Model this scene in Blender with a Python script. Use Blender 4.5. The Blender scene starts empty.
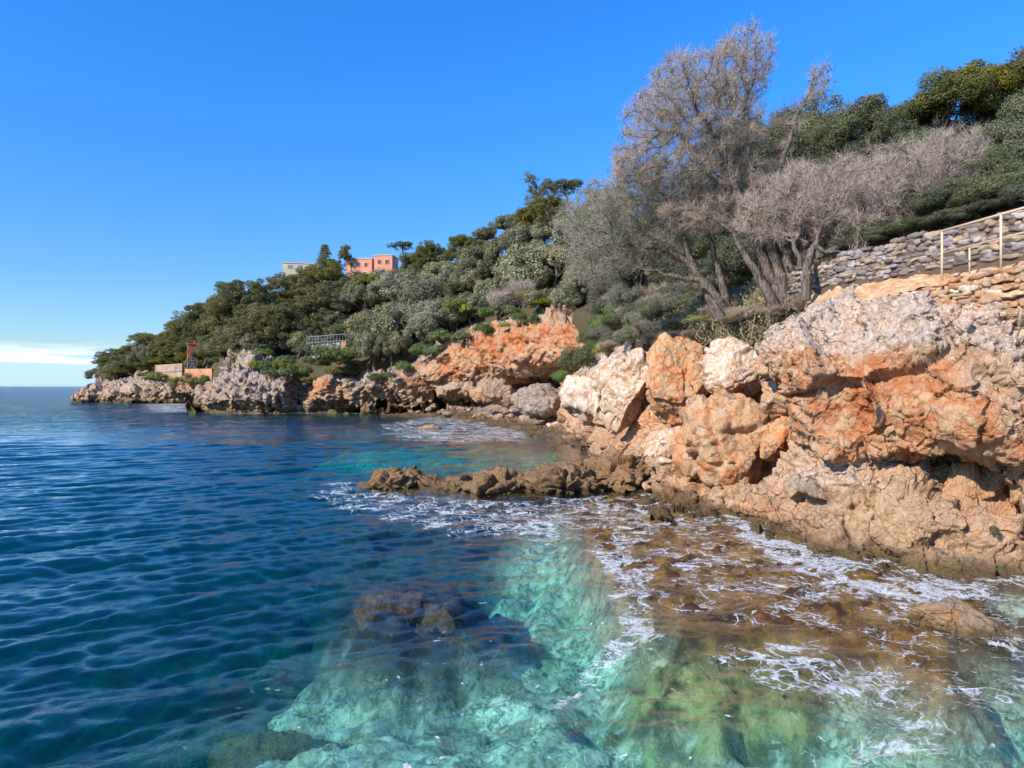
import bpy, math, random
import numpy as np
from mathutils import Vector

# ------------------------------------------------------------------ camera, sky, sun, exposure
sc = bpy.context.scene
COL = sc.collection
FPX, CAMZ, HZ = 680.0, 4.0, 386.0
cam_d = bpy.data.cameras.new('camera')
cam = bpy.data.objects.new('camera', cam_d); COL.objects.link(cam)
cam.location = (0, 0, CAMZ); cam.rotation_euler = (math.pi/2, 0, 0)
cam_d.sensor_width = 36.0; cam_d.lens = 36.0*FPX/1024.0
cam_d.shift_y = (HZ-384.0)/1024.0
cam_d.clip_start = 0.1; cam_d.clip_end = 20000
sc.camera = cam

SUN_EL = math.radians(32); SX, SY = -0.76, -0.65
SUN_AZ = math.atan2(SX, SY)
world = bpy.data.worlds.new('World'); sc.world = world; world.use_nodes = True
wn, wl = world.node_tree.nodes, world.node_tree.links
wn.clear()
sd = Vector((math.sin(SUN_AZ)*math.cos(SUN_EL), math.cos(SUN_AZ)*math.cos(SUN_EL), math.sin(SUN_EL)))
sun_d = bpy.data.lights.new('sun', 'SUN'); sun_d.energy = 5.0; sun_d.angle = math.radians(0.5)
sun_d.color = (1.0, 0.92, 0.80)
sun = bpy.data.objects.new('sun', sun_d); COL.objects.link(sun)
sun.rotation_euler = sd.to_track_quat('Z', 'Y').to_euler(); sun.location = sd*300

def wnode(t, **k):
    n = wn.new(t)
    for a, v in k.items(): setattr(n, a, v)
    return n
sky = wnode('ShaderNodeTexSky', sky_type='NISHITA', sun_disc=False)
sky.sun_elevation = SUN_EL; sky.sun_rotation = SUN_AZ
sky.air_density = 1.0; sky.dust_density = 0.3; sky.ozone_density = 3.0; sky.altitude = 0
hsv = wnode('ShaderNodeHueSaturation'); hsv.inputs['Saturation'].default_value = 1.22; hsv.inputs['Hue'].default_value = 0.505
hsv.inputs['Value'].default_value = 1.0
tc = wnode('ShaderNodeTexCoord'); sep = wnode('ShaderNodeSeparateXYZ')
wl.new(tc.outputs['Generated'], sep.inputs[0])
def wmath(op, a, b=None, clamp=False):
    n = wnode('ShaderNodeMath', operation=op); n.use_clamp = clamp
    for i, v in enumerate((a, b)):
        if v is None: continue
        if isinstance(v, (int, float)): n.inputs[i].default_value = v
        else: wl.new(v, n.inputs[i])
    return n.outputs[0]
def wramp(v, a, b):
    n = wnode('ShaderNodeMapRange', interpolation_type='SMOOTHSTEP'); wl.new(v, n.inputs[0])
    n.inputs[1].default_value = a; n.inputs[2].default_value = b
    return n.outputs[0]
mp = wnode('ShaderNodeMapping'); wl.new(tc.outputs['Generated'], mp.inputs[0]); mp.inputs['Scale'].default_value = (7, 7, 75)
nz = wnode('ShaderNodeTexNoise'); wl.new(mp.outputs[0], nz.inputs['Vector']); nz.inputs['Scale'].default_value = 1.0; nz.inputs['Detail'].default_value = 5
nzv = wmath('SUBTRACT', nz.outputs[0], 0.5)
el = wmath('ADD', sep.outputs[2], wmath('MULTIPLY', nzv, 0.045))
az = wmath('ADD', wmath('DIVIDE', sep.outputs[0], wmath('MAXIMUM', sep.outputs[1], 0.05)), wmath('MULTIPLY', nzv, 0.25))
left = wramp(az, -0.50, -0.62)
hazeb = wmath('MULTIPLY', wmath('MULTIPLY', wramp(el, 0.045, 0.030), 0.7), 1.0)
band = wmath('MULTIPLY', wramp(el, 0.026, 0.036), wramp(el, 0.058, 0.040))
strk = wramp(nz.outputs[0], 0.36, 0.58)
white = wmath('MULTIPLY', wmath('MULTIPLY', wmath('MULTIPLY', band, left), 0.52), strk, True)
mixh = wnode('ShaderNodeMix', data_type='RGBA'); wl.new(hazeb, mixh.inputs[0])
wl.new(sky.outputs[0], hsv.inputs['Color'])
# the tint of the clear air
tint = wnode('ShaderNodeMix', data_type='RGBA', blend_type='MULTIPLY'); tint.inputs[0].default_value = 1.0
wl.new(hsv.outputs[0], tint.inputs[6])
tl_ = wnode('ShaderNodeMix', data_type='RGBA'); wl.new(wramp(sep.outputs[2], 0.0, 0.5), tl_.inputs[0])
tl_.inputs[6].default_value = (0.70, 0.84, 1.02, 1); tl_.inputs[7].default_value = (0.48, 1.26, 1.75, 1); wl.new(tl_.outputs[2], tint.inputs[7])
wl.new(tint.outputs[2], mixh.inputs[6]); mixh.inputs[7].default_value = (3.6, 5.6, 8.6, 1)
mixw = wnode('ShaderNodeMix', data_type='RGBA'); wl.new(white, mixw.inputs[0])
wl.new(mixh.outputs[2], mixw.inputs[6]); mixw.inputs[7].default_value = (9.5, 9.3, 9.2, 1)
bg = wnode('ShaderNodeBackground'); bg.inputs['Strength'].default_value = 0.122
wl.new(mixw.outputs[2], bg.inputs['Color'])
wo = wnode('ShaderNodeOutputWorld'); wl.new(bg.outputs[0], wo.inputs['Surface'])

vs = sc.view_settings
sc.display_settings.display_device = 'sRGB'
vs.view_transform = 'Standard'; vs.look = 'None'; vs.exposure = 0.48; vs.gamma = 1.0; vs.use_curve_mapping = False
sc.render.engine = 'CYCLES'
cy = sc.cycles
cy.max_bounces = 8; cy.diffuse_bounces = 3; cy.glossy_bounces = 3; cy.transmission_bounces = 5
cy.transparent_max_bounces = 12; cy.volume_bounces = 0
cy.use_denoising = True; cy.caustics_reflective = False; cy.caustics_refractive = False
cy.sample_clamp_indirect = 6.0

# ------------------------------------------------------------------ helpers
rng = np.random.default_rng(7)
def P(px, py, Y):
    return np.array(((px-512.0)/FPX*Y, Y, CAMZ-(py-HZ)/FPX*Y))
def W(px, py):
    return P(px, py, FPX*CAMZ/(py-HZ))
def hash3(ix, iy, iz, s=0):
    h = (ix.astype(np.int64)*374761393 + iy.astype(np.int64)*668265263 + iz.astype(np.int64)*2147483647 + s*1274126177) & 0xffffffff
    h = ((h ^ (h >> 13))*1274126177) & 0xffffffff
    h = ((h ^ (h >> 16))*2246822519) & 0xffffffff
    return (h ^ (h >> 15)) & 0xffffffff
_G = rng.normal(size=(256, 3)); _G /= np.linalg.norm(_G, axis=1)[:, None]
def perlin(p, s=0):
    i = np.floor(p).astype(np.int64); f = p-i; u = f*f*f*(f*(f*6-15)+10)
    out = np.zeros(len(p))
    for dx in (0, 1):
        wx = u[:, 0] if dx else 1-u[:, 0]
        for dy in (0, 1):
            wy = u[:, 1] if dy else 1-u[:, 1]
            for dz in (0, 1):
                wz = u[:, 2] if dz else 1-u[:, 2]
                g = _G[hash3(i[:, 0]+dx, i[:, 1]+dy, i[:, 2]+dz, s) & 255]
                out += wx*wy*wz*(g[:, 0]*(f[:, 0]-dx)+g[:, 1]*(f[:, 1]-dy)+g[:, 2]*(f[:, 2]-dz))
    return out*1.5
def fbm(p, o=4, s=0, g=0.5):
    a, t = 1.0, 0
    for k in range(o): t = t+a*perlin(p*2.0**k+17.3*k, s+k); a *= g
    return t
def ridged(p, o=4, s=0):
    a, t = 1.0, 0
    for k in range(o): t = t+a*(1-2*np.abs(perlin(p*2.0**k+9.1*k, s+k))); a *= 0.5
    return t
def worley(p, s=0):
    i = np.floor(p).astype(np.int64); f1 = np.full(len(p), 9.0); f2 = f1.copy(); cid = np.zeros(len(p), np.int64)
    for dx in (-1, 0, 1):
        for dy in (-1, 0, 1):
            for dz in (-1, 0, 1):
                c = i+np.array((dx, dy, dz)); h = hash3(c[:, 0], c[:, 1], c[:, 2], s)
                q = c+np.stack(((h & 1023)/1023., ((h >> 10) & 1023)/1023., ((h >> 20) & 1023)/1023.), 1)
                d = np.linalg.norm(q-p, axis=1)
                m = d < f1
                f2 = np.where(m, f1, np.minimum(f2, d)); cid = np.where(m, h, cid); f1 = np.where(m, d, f1)
    return f1, f2, (cid & 1023)/1023.
def facets(p, s, soft, tilt, step=1.0):
    """broken planes: every cell is a facet with its own tilt and height"""
    i = np.floor(p).astype(np.int64); f1 = np.full(len(p), 9.0); f2 = f1.copy(); bh = np.zeros(len(p), np.int64); bc = np.zeros_like(p)
    for dx in (-1, 0, 1):
        for dy in (-1, 0, 1):
            for dz in (-1, 0, 1):
                c = i+np.array((dx, dy, dz)); h = hash3(c[:, 0], c[:, 1], c[:, 2], s)
                q = c+np.stack(((h & 1023)/1023., ((h >> 10) & 1023)/1023., ((h >> 20) & 1023)/1023.), 1)
                d = np.linalg.norm(q-p, axis=1); m = d < f1
                f2 = np.where(m, f1, np.minimum(f2, d)); bh = np.where(m, h, bh); bc[m] = q[m]; f1 = np.where(m, d, f1)
    r = np.stack((((bh >> 3) & 255)/127.5-1, ((bh >> 11) & 255)/127.5-1, ((bh >> 19) & 255)/127.5-1), 1); e = f2-f1
    return (tilt*((p-bc)*r).sum(1)+step*((bh & 1023)/1023.-.5))*sstep(0, soft, e), e
def p3(x, y, z=0.0): return np.stack((x, y, np.zeros_like(x)+z), 1)
def sstep(a, b, x):
    t = np.clip((x-a)/(b-a), 0, 1); return t*t*(3-2*t)

def mk_mesh(name, V, faces, mats, attrs=None, smooth=True, mi=None):
    """faces: list of int arrays (n,k)"""
    if not isinstance(faces, (list, tuple)): faces = [faces]
    me = bpy.data.meshes.new(name); V = np.asarray(V, np.float32)
    me.vertices.add(len(V)); me.vertices.foreach_set('co', V.ravel())
    tot = np.concatenate([np.full(len(f), f.shape[1], np.int32) for f in faces])
    idx = np.concatenate([f.ravel() for f in faces]).astype(np.int32)
    me.loops.add(len(idx)); me.loops.foreach_set('vertex_index', idx)
    me.polygons.add(len(tot)); me.polygons.foreach_set('loop_start', np.concatenate(([0], np.cumsum(tot)[:-1])).astype(np.int32))
    me.polygons.foreach_set('loop_total', tot)
    me.polygons.foreach_set('use_smooth', np.full(len(tot), smooth))
    if not isinstance(mats, (list, tuple)): mats = [mats]
    for m in mats: me.materials.append(m)
    if mi is not None: me.polygons.foreach_set('material_index', np.asarray(mi, np.int32))
    for k, a in (attrs or {}).items():
        a = np.asarray(a, np.float32)
        at = me.attributes.new(k, 'FLOAT_COLOR', 'POINT')
        if a.ndim == 1: a = np.stack((a, a, a), 1)
        at.data.foreach_set('color', np.concatenate((a, np.ones((len(a), 1), np.float32)), 1).astype(np.float32).ravel())
    me.update(calc_edges=True); me.validate()
    return me
def link(name, data, parent=None, loc=None):
    o = bpy.data.objects.new(name, data); COL.objects.link(o)
    if parent is not None: o.parent = parent
    if loc is not None: o.location = loc
    return o
def tag(o, label, cat, group=None):
    o['label'] = label; o['category'] = cat
    if group: o['group'] = group
    return o
def thing(name, label, cat, loc, group=None):
    return tag(link(name, None, None, loc), label, cat, group)
def grid_faces(nr, nc):
    a = np.arange(nr*nc).reshape(nr, nc)
    return np.stack((a[:-1, :-1].ravel(), a[:-1, 1:].ravel(), a[1:, 1:].ravel(), a[1:, :-1].ravel()), 1)
def cat_rom(C, n, axis=0):
    """resample control array along the axis with a Catmull-Rom spline"""
    C = np.moveaxis(np.asarray(C, float), axis, 0); k = len(C)
    t = np.linspace(0, k-1, n); i = np.minimum(t.astype(int), k-2); f = (t-i).reshape((-1,)+(1,)*(C.ndim-1))
    g = lambda j: C[np.clip(j, 0, k-1)]
    p0, p1, p2, p3_ = g(i-1), g(i), g(i+1), g(i+2)
    r = 0.5*((2*p1)+(-p0+p2)*f+(2*p0-5*p1+4*p2-p3_)*f*f+(-p0+3*p1-3*p2+p3_)*f**3)
    return np.moveaxis(r, 0, axis)
def grid_normals(G):
    du = np.gradient(G, axis=1); dv = np.gradient(G, axis=0)
    n = np.cross(du, dv); n /= np.linalg.norm(n, axis=2)[..., None]+1e-9
    return n
def polydist(x, y, poly):
    """signed distance, positive inside"""
    poly = np.asarray(poly)[:, :2]; d = np.full(len(x), 1e9); ins = np.zeros(len(x), bool); n = len(poly)
    for k in range(n):
        a, b = poly[k], poly[(k+1) % n]; e = b-a
        t = np.clip(((x-a[0])*e[0]+(y-a[1])*e[1])/(e@e+1e-12), 0, 1)
        d = np.minimum(d, np.hypot(x-a[0]-t*e[0], y-a[1]-t*e[1]))
        if abs(e[1]) > 1e-12:
            c = ((a[1] > y) != (b[1] > y)) & (x < e[0]*(y-a[1])/e[1]+a[0]); ins ^= c
    return np.where(ins, d, -d)
def linedist(x, y, line):
    d = np.full(len(x), 1e9); line = np.asarray(line)[:, :2]
    for a, b in zip(line[:-1], line[1:]):
        e = b-a; t = np.clip(((x-a[0])*e[0]+(y-a[1])*e[1])/(e@e+1e-12), 0, 1)
        d = np.minimum(d, np.hypot(x-a[0]-t*e[0], y-a[1]-t*e[1]))
    return d

# ------------------------------------------------------------------ materials
class NT:
    def __init__(s, name):
        s.m = bpy.data.materials.new(name); s.m.use_nodes = True
        s.n, s.l = s.m.node_tree.nodes, s.m.node_tree.links; s.n.clear()
        s.out = s.n.new('ShaderNodeOutputMaterial')
    def put(s, v, sock):
        if v is None: return
        if hasattr(v, 'is_output'): s.l.new(v, sock)
        elif isinstance(v, (tuple, list)): sock.default_value = tuple(v)+((1,) if len(v) == 3 and len(sock.default_value) == 4 else ())
        else: sock.default_value = v
    def node(s, t, ins=None, **k):
        n = s.n.new(t)
        for a, v in k.items(): setattr(n, a, v)
        for a, v in (ins or {}).items(): s.put(v, n.inputs[a])
        return n
    def math(s, op, a, b=0.0, clamp=False):
        n = s.node('ShaderNodeMath', {0: a, 1: b}, operation=op); n.use_clamp = clamp; return n.outputs[0]
    def mix(s, f, a, b, blend='MIX'):
        n = s.node('ShaderNodeMix', data_type='RGBA', blend_type=blend); s.put(f, n.inputs[0]); s.put(a, n.inputs[6]); s.put(b, n.inputs[7])
        return n.outputs[2]
    def ramp(s, v, a, b, to0=0.0, to1=1.0):
        return s.node('ShaderNodeMapRange', {0: v, 1: a, 2: b, 3: to0, 4: to1}, interpolation_type='SMOOTHSTEP').outputs[0]
    def pos(s): return s.node('ShaderNodeNewGeometry').outputs['Position']
    def noise(s, vec, scale, detail=4, rough=0.55, dist=0.0):
        return s.node('ShaderNodeTexNoise', {'Vector': vec, 'Scale': scale, 'Detail': detail, 'Roughness': rough, 'Distortion': dist}).outputs[0]
    def vor(s, vec, scale, feature='F1', rand=1.0):
        return s.node('ShaderNodeTexVoronoi', {'Vector': vec, 'Scale': scale, 'Randomness': rand}, feature=feature).outputs['Distance']
    def attr(s, name):
        a = s.node('ShaderNodeAttribute', attribute_name=name); sp = s.node('ShaderNodeSeparateColor', {0: a.outputs['Color']})
        return sp.outputs[0], sp.outputs[1], sp.outputs[2], a.outputs['Color']
    def bump(s, h, strength, dist, nrm=None):
        n = s.node('ShaderNodeBump', {'Height': h, 'Strength': strength, 'Distance': dist}); s.put(nrm, n.inputs['Normal']); return n.outputs[0]
    def bsdf(s, col, rough=0.9, normal=None, spec=0.2, **k):
        b = s.node('ShaderNodeBsdfPrincipled', {'Base Color': col, 'Roughness': rough, 'Specular IOR Level': spec})
        s.put(normal, b.inputs['Normal'])
        for a, v in k.items(): s.put(v, b.inputs[a])
        return b.outputs[0]
    def done(s, sh, vol=None):
        s.l.new(sh, s.out.inputs['Surface'])
        if vol is not None: s.l.new(vol, s.out.inputs['Volume'])
        return s.m

def rock_mat(name, sc_=1.0, pale=(0.80, 0.625, 0.51), beige=(0.59, 0.375, 0.22), orange=(0.63, 0.225, 0.08), red=(0.36, 0.095, 0.045),
             bumpd=0.24, grain=1.0, wet=0.40):
    """weathered limestone; attribute rk = (iron staining, grey weathering, brown algae)"""
    t = NT(name); p = t.pos(); o, g, b, _ = t.attr('rk')
    n1 = t.noise(p, 0.55*sc_, 6, 0.62, 0.6); n2 = t.noise(p, 1.9*sc_, 8, 0.68, .3); n3 = t.noise(p, 8*sc_, 6, 0.72); n4 = t.noise(p, 1.0*sc_, 7, .7, 1.2)
    nz_ = t.node('ShaderNodeSeparateXYZ', {0: t.node('ShaderNodeNewGeometry').outputs['Normal']}).outputs[2]
    om = t.ramp(t.math('ADD', o, t.math('MULTIPLY', t.math('SUBTRACT', n1, 0.5), 2.2)), 0.12, 0.80)
    rm = t.ramp(t.math('ADD', t.math('MULTIPLY', o, 0.35), n4), 0.78, 1.0)
    cream = t.mix(t.ramp(n3, .35, .65), beige, tuple(min(.82, v*1.35) for v in beige))
    stain = t.mix(t.ramp(n2, 0.36, 0.60), orange, cream)
    stain = t.mix(rm, stain, t.mix(t.ramp(n3, .3, .6), red, orange))
    base = t.mix(t.ramp(n2, 0.42, 0.66), cream, tuple(v*.76 for v in beige))
    c = t.mix(om, base, stain)
    gm = t.ramp(t.math('ADD', t.math('ADD', g, t.math('MULTIPLY', nz_, 0.22)), t.math('MULTIPLY', t.math('SUBTRACT', n2, 0.5), 1.6)), 0.30, 0.78)
    greyc = t.mix(t.ramp(n3, 0.40, 0.60), tuple(v*k for v, k in zip(pale, (.64, .58, .54))), pale)
    greyc = t.mix(t.ramp(n4, .52, .62), greyc, tuple(v*k for v, k in zip(pale, (1.12, .95, .80))))
    c = t.mix(gm, c, greyc)
    # dark lichen and soot-like weathering in blotches
    lich = t.math('MULTIPLY', t.ramp(t.noise(p, 0.9*sc_, 9, 0.78, 1.0), 0.56, 0.72), t.ramp(n3, .62, .42))
    c = t.mix(t.math('MULTIPLY', lich, 0.7), c, (0.10, 0.07, 0.055))
    # hairline joints, the shade inside the cracks painted as dark lines
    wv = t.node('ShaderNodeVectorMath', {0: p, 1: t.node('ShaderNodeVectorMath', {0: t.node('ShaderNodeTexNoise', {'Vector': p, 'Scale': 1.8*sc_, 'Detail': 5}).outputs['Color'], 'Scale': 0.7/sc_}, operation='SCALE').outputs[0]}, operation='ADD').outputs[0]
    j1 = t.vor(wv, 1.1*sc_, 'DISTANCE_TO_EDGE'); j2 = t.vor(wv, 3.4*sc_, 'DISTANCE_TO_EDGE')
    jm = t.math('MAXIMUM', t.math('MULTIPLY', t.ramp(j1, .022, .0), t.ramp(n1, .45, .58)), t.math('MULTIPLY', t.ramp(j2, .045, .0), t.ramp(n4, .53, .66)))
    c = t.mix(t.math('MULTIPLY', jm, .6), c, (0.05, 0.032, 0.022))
    c = t.mix(t.math('MULTIPLY', b, t.ramp(n2, 0.25, 0.6)), c, (0.12, 0.062, 0.022))
    z = t.node('ShaderNodeSeparateXYZ', {0: p}).outputs[2]
    w = t.ramp(t.math('ADD', z, t.math('MULTIPLY', t.math('SUBTRACT', n2, 0.5), 0.5)), wet, wet*0.2)
    c = t.mix(t.math('MULTIPLY', w, 0.8), c, t.mix(t.ramp(n2, .4, .6), (0.07, 0.042, 0.02), (0.20, 0.135, 0.05)))
    h = t.math('ADD', t.math('MULTIPLY', n2, 1.0), t.math('ADD', t.math('ADD', t.math('MULTIPLY', n3, 0.6*grain), t.math('MULTIPLY', t.noise(p, 26*sc_, 4, .7), .22*grain)), t.math('MULTIPLY', t.ramp(t.vor(wv, 4.5*sc_), 0.05, 0.45), 0.22)))
    h = t.math('SUBTRACT', h, t.math('MULTIPLY', jm, .5))
    nrm = t.bump(h, 1.0, bumpd)
    rough = t.ramp(w, 0, 1, 0.92, 0.35)
    return t.done(t.bsdf(c, rough, nrm, 0.25))
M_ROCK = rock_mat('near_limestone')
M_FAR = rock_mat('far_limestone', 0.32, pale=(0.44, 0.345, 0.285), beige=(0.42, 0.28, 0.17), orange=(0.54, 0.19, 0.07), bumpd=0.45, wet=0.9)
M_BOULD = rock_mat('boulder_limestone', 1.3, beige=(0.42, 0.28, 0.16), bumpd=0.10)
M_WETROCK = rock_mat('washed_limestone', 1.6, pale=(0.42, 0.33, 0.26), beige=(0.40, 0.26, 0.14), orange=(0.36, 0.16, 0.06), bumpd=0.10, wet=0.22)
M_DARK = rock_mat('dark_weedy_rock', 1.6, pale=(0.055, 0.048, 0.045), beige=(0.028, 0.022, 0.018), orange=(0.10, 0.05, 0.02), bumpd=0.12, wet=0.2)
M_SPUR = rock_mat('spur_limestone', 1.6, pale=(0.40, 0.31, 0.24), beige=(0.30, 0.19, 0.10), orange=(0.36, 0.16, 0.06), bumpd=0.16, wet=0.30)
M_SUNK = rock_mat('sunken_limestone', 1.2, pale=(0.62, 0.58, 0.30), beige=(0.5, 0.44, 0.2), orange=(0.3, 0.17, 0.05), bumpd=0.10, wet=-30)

t = NT('hillside_earth'); p = t.pos(); n = t.noise(p, 0.5, 6); n2 = t.noise(p, 4, 6, .7)
M_EARTH = t.done(t.bsdf(t.mix(t.ramp(n, .4, .62), t.mix(n2, (0.05, 0.045, 0.02), (0.12, 0.10, 0.05)), t.mix(n2, (0.16, 0.095, 0.05), (0.07, 0.07, 0.03))), 0.95, t.bump(n2, 1.0, 0.25)))
# ------------------------------------------------------------------ hillside ground
HS = [  # px, then (py, Y) from foot to crest and beyond
 (96, (399,180),(392,190),(388,205)), (112, (390,178),(378,188),(368,202)), (140, (380,176),(368,187),(358,203)),
 (200, (374,160),(346,178),(332,198)), (250, (356,120),(332,152),(318,188)), (300, (376,110),(330,142),(302,184)),
 (350, (368,106),(336,132),(296,182)), (400, (352,103),(328,128),(288,177)), (450, (332,101),(318,119),(278,152)),
 (500, (316,95),(306,109),(262,137)), (550, (308,89),(296,100),(248,122)), (600, (320,67),(296,80),(244,106)),
 (650, (334,38),(298,56),(240,92)), (700, (322,29.5),(296,46),(232,78)), (760, (310,25.6),(288,39),(222,68)),
 (805, (280,23.8),(264,32),(206,60)), (850, (262,21.6),(252,28),(196,56)), (920, (242,19.6),(228,26),(176,52)),
 (1024, (220,17.1),(196,23),(150,47)), (1150, (196,15.4),(160,21),(120,44)), (1400, (120,13),(90,19),(60,42)), (1800, (60,11.5),(30,16),(0,40))]
ctl = []
for px, a, b, c in HS:
    f, m, k = P(px, *a), P(px, *b), P(px, *c)
    d1 = np.array((k[0]*1.25, k[1]*1.3, k[2]+0.5)); d2 = np.array((k[0]*1.9, k[1]*2.0, k[2]-18))
    ctl.append([f-np.array((0, -0.6, 2.5)) if px > 640 else f-np.array((0, 0, 3)), f, (f+m)/2+np.array((0, 0, .3)), m, (m+k)/2, k, d1, d2])
G = cat_rom(cat_rom(np.array(ctl), 260, 0), 90, 1)
gp = G.reshape(-1, 3); amp = np.clip(gp[:, 1]/160, 0.1, 1.0)
gp[:, 2] += fbm(gp*0.12, 4, 3)*amp*1.6
HILL = gp.copy()
me = mk_mesh('hillside', gp, grid_faces(260, 90)[:, ::-1], M_EARTH); o = link('hillside', me); o['kind'] = 'structure'
HPX = 512+FPX*HILL[:, 0]/HILL[:, 1]; HPY = HZ-FPX*(HILL[:, 2]-CAMZ)/HILL[:, 1]
def slope_depth(px, py):
    m = np.hypot(HPX-px, HPY-py); k = np.argsort(m)[:6]
    return float(HILL[k, 1].min())
def ground_z(x, y):
    d = (HILL[:, 0]-x)**2+(HILL[:, 1]-y)**2; k = np.argsort(d)[:4]; w = 1/(d[k]+.05)
    return float((HILL[k, 2]*w).sum()/w.sum())

# ------------------------------------------------------------------ cliffs
def loft(name, stations, nr, nc, mat, disp, og, seed=0, flip=False, fine=None):
    """stations: list (along the shore) of lists of (px,py,Y) from the foot up; og: per row (iron, grey, algae)"""
    C = np.array([[P(*q[:3]) for q in st] for st in stations])
    A = np.array([[(q[3:] if len(q) > 3 else og[k]) for k, q in enumerate(st)] for st in stations], float)
    G = cat_rom(cat_rom(C, nc, 0), nr, 1).transpose(1, 0, 2)      # rows x cols
    A = np.clip(cat_rom(cat_rom(A, nc, 0), nr, 1).transpose(1, 0, 2), 0, 1.2)
    N = grid_normals(G)
    N = N if not flip else -N
    V = disp(G.reshape(-1, 3), N.reshape(-1, 3), A.reshape(-1, 3))
    if fine is not None:
        N2 = grid_normals(V.reshape(nr, nc, 3)); N2 = N2 if not flip else -N2
        Vf = fine(V, N2.reshape(-1, 3), A.reshape(-1, 3)); Vg = V.reshape(nr, nc, 3)
        sp = np.maximum(np.linalg.norm(np.gradient(Vg, axis=0), axis=2), np.linalg.norm(np.gradient(Vg, axis=1), axis=2)).ravel()
        V = V+(Vf-V)*np.clip(np.median(sp)*1.6/sp, .12, 1)[:, None]      # less relief where the sheet is stretched
    f = grid_faces(nr, nc)
    me = mk_mesh(name, V, f if not flip else f[:, ::-1], mat, {'rk': A.reshape(-1, 3)})
    o = link(name, me); o['kind'] = 'structure'
    return V

def cells(p, s, soft):
    f1, f2, cid = worley(p, s); e = f2-f1
    return (cid-.5)*sstep(0, soft, e), e, f1
def near_disp(p, n, a):
    q = p*np.array((1, 1, 1.15))
    wv = q+0.28*np.stack((perlin(q*0.8, 31), perlin(q*0.8, 32), perlin(q*0.8, 33)), 1)
    b1, e1 = facets(wv*0.42, 5, .08, 1.2, .9); b2, e2 = facets(wv*1.0+3.1, 6, .08, 1.3, .6)
    blk = sstep(20.3, 22, p[:, 1])*sstep(48, 40, p[:, 1])*sstep(.4, 1.7, p[:, 2])
    gk = 1-.5*np.clip(a[:, 1], 0, 1); d = gk*(0.62*b1+0.22*b2)+0.22*fbm(q*.35, 3, 4)-1.15*blk+.22*(1-blk)+.12*sstep(4.6, 5.6, p[:, 2])*sstep(24, 21, p[:, 1])
    d -= 0.34*np.exp(-(e1/.07)**2)*sstep(-.2, .3, perlin(q*.4, 41)+.1)+0.12*np.exp(-(e2/.07)**2)*sstep(-.2, .3, perlin(q*.7, 42))
    # the deep joint between the blocks and the overhanging mass
    jl = P(772, 430, 21.5); jd = np.hypot((p-jl)[:, 0]+0.35*(p[:, 2]-jl[2])+0.25*perlin(q*1.2, 40), (p-jl)[:, 1]*0.3)
    d -= 1.7*np.exp(-(jd/0.38)**2)*sstep(2.2, 0.9, np.abs(p[:, 2]-jl[2]-0.1))
    return p+n*d[:, None]
def near_fine(p, n, a):
    g = np.clip(a[:, 1], 0, 1); q = p*np.array((1, 1, 1.25))
    wv = q+0.16*np.stack((perlin(q*2.2, 61), perlin(q*2.2, 62), perlin(q*2.2, 63)), 1)
    b3, e3 = facets(wv*2.4, 7, .12, 1.3, .7); b4, e4 = facets(wv*5.5, 8, .2, 1.2, .8); fc = .62+.15*g
    d = .13*fc*b3-.05*fc*np.exp(-(e3/.08)**2)+(.028+.03*g)*b4+.035*fbm(q*3.5, 3, 12)
    d -= (.02+.03*g)*np.maximum(0, ridged(q*3.1, 3, 13)-.5)
    s_ = (p[:, 2]-0.18*p[:, 0]+0.12*p[:, 1])*2.2+0.7*perlin(q*0.6, 14)
    d += 0.05*(1-g)*(np.abs((s_ % 1)-0.5)*2-0.5)*sstep(-.1, .4, perlin(q*.8, 15))
    return p+n*d[:, None]
OG = [(0.1,0,1),(0.15,0,.75),(0.25,-.15,.12),(0.38,-.1,0),(0.6,0,0),(0.85,0,0),(0.62,.12,0),(0.1,.75,0),(0,1,0),(0.3,.6,0)]
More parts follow.
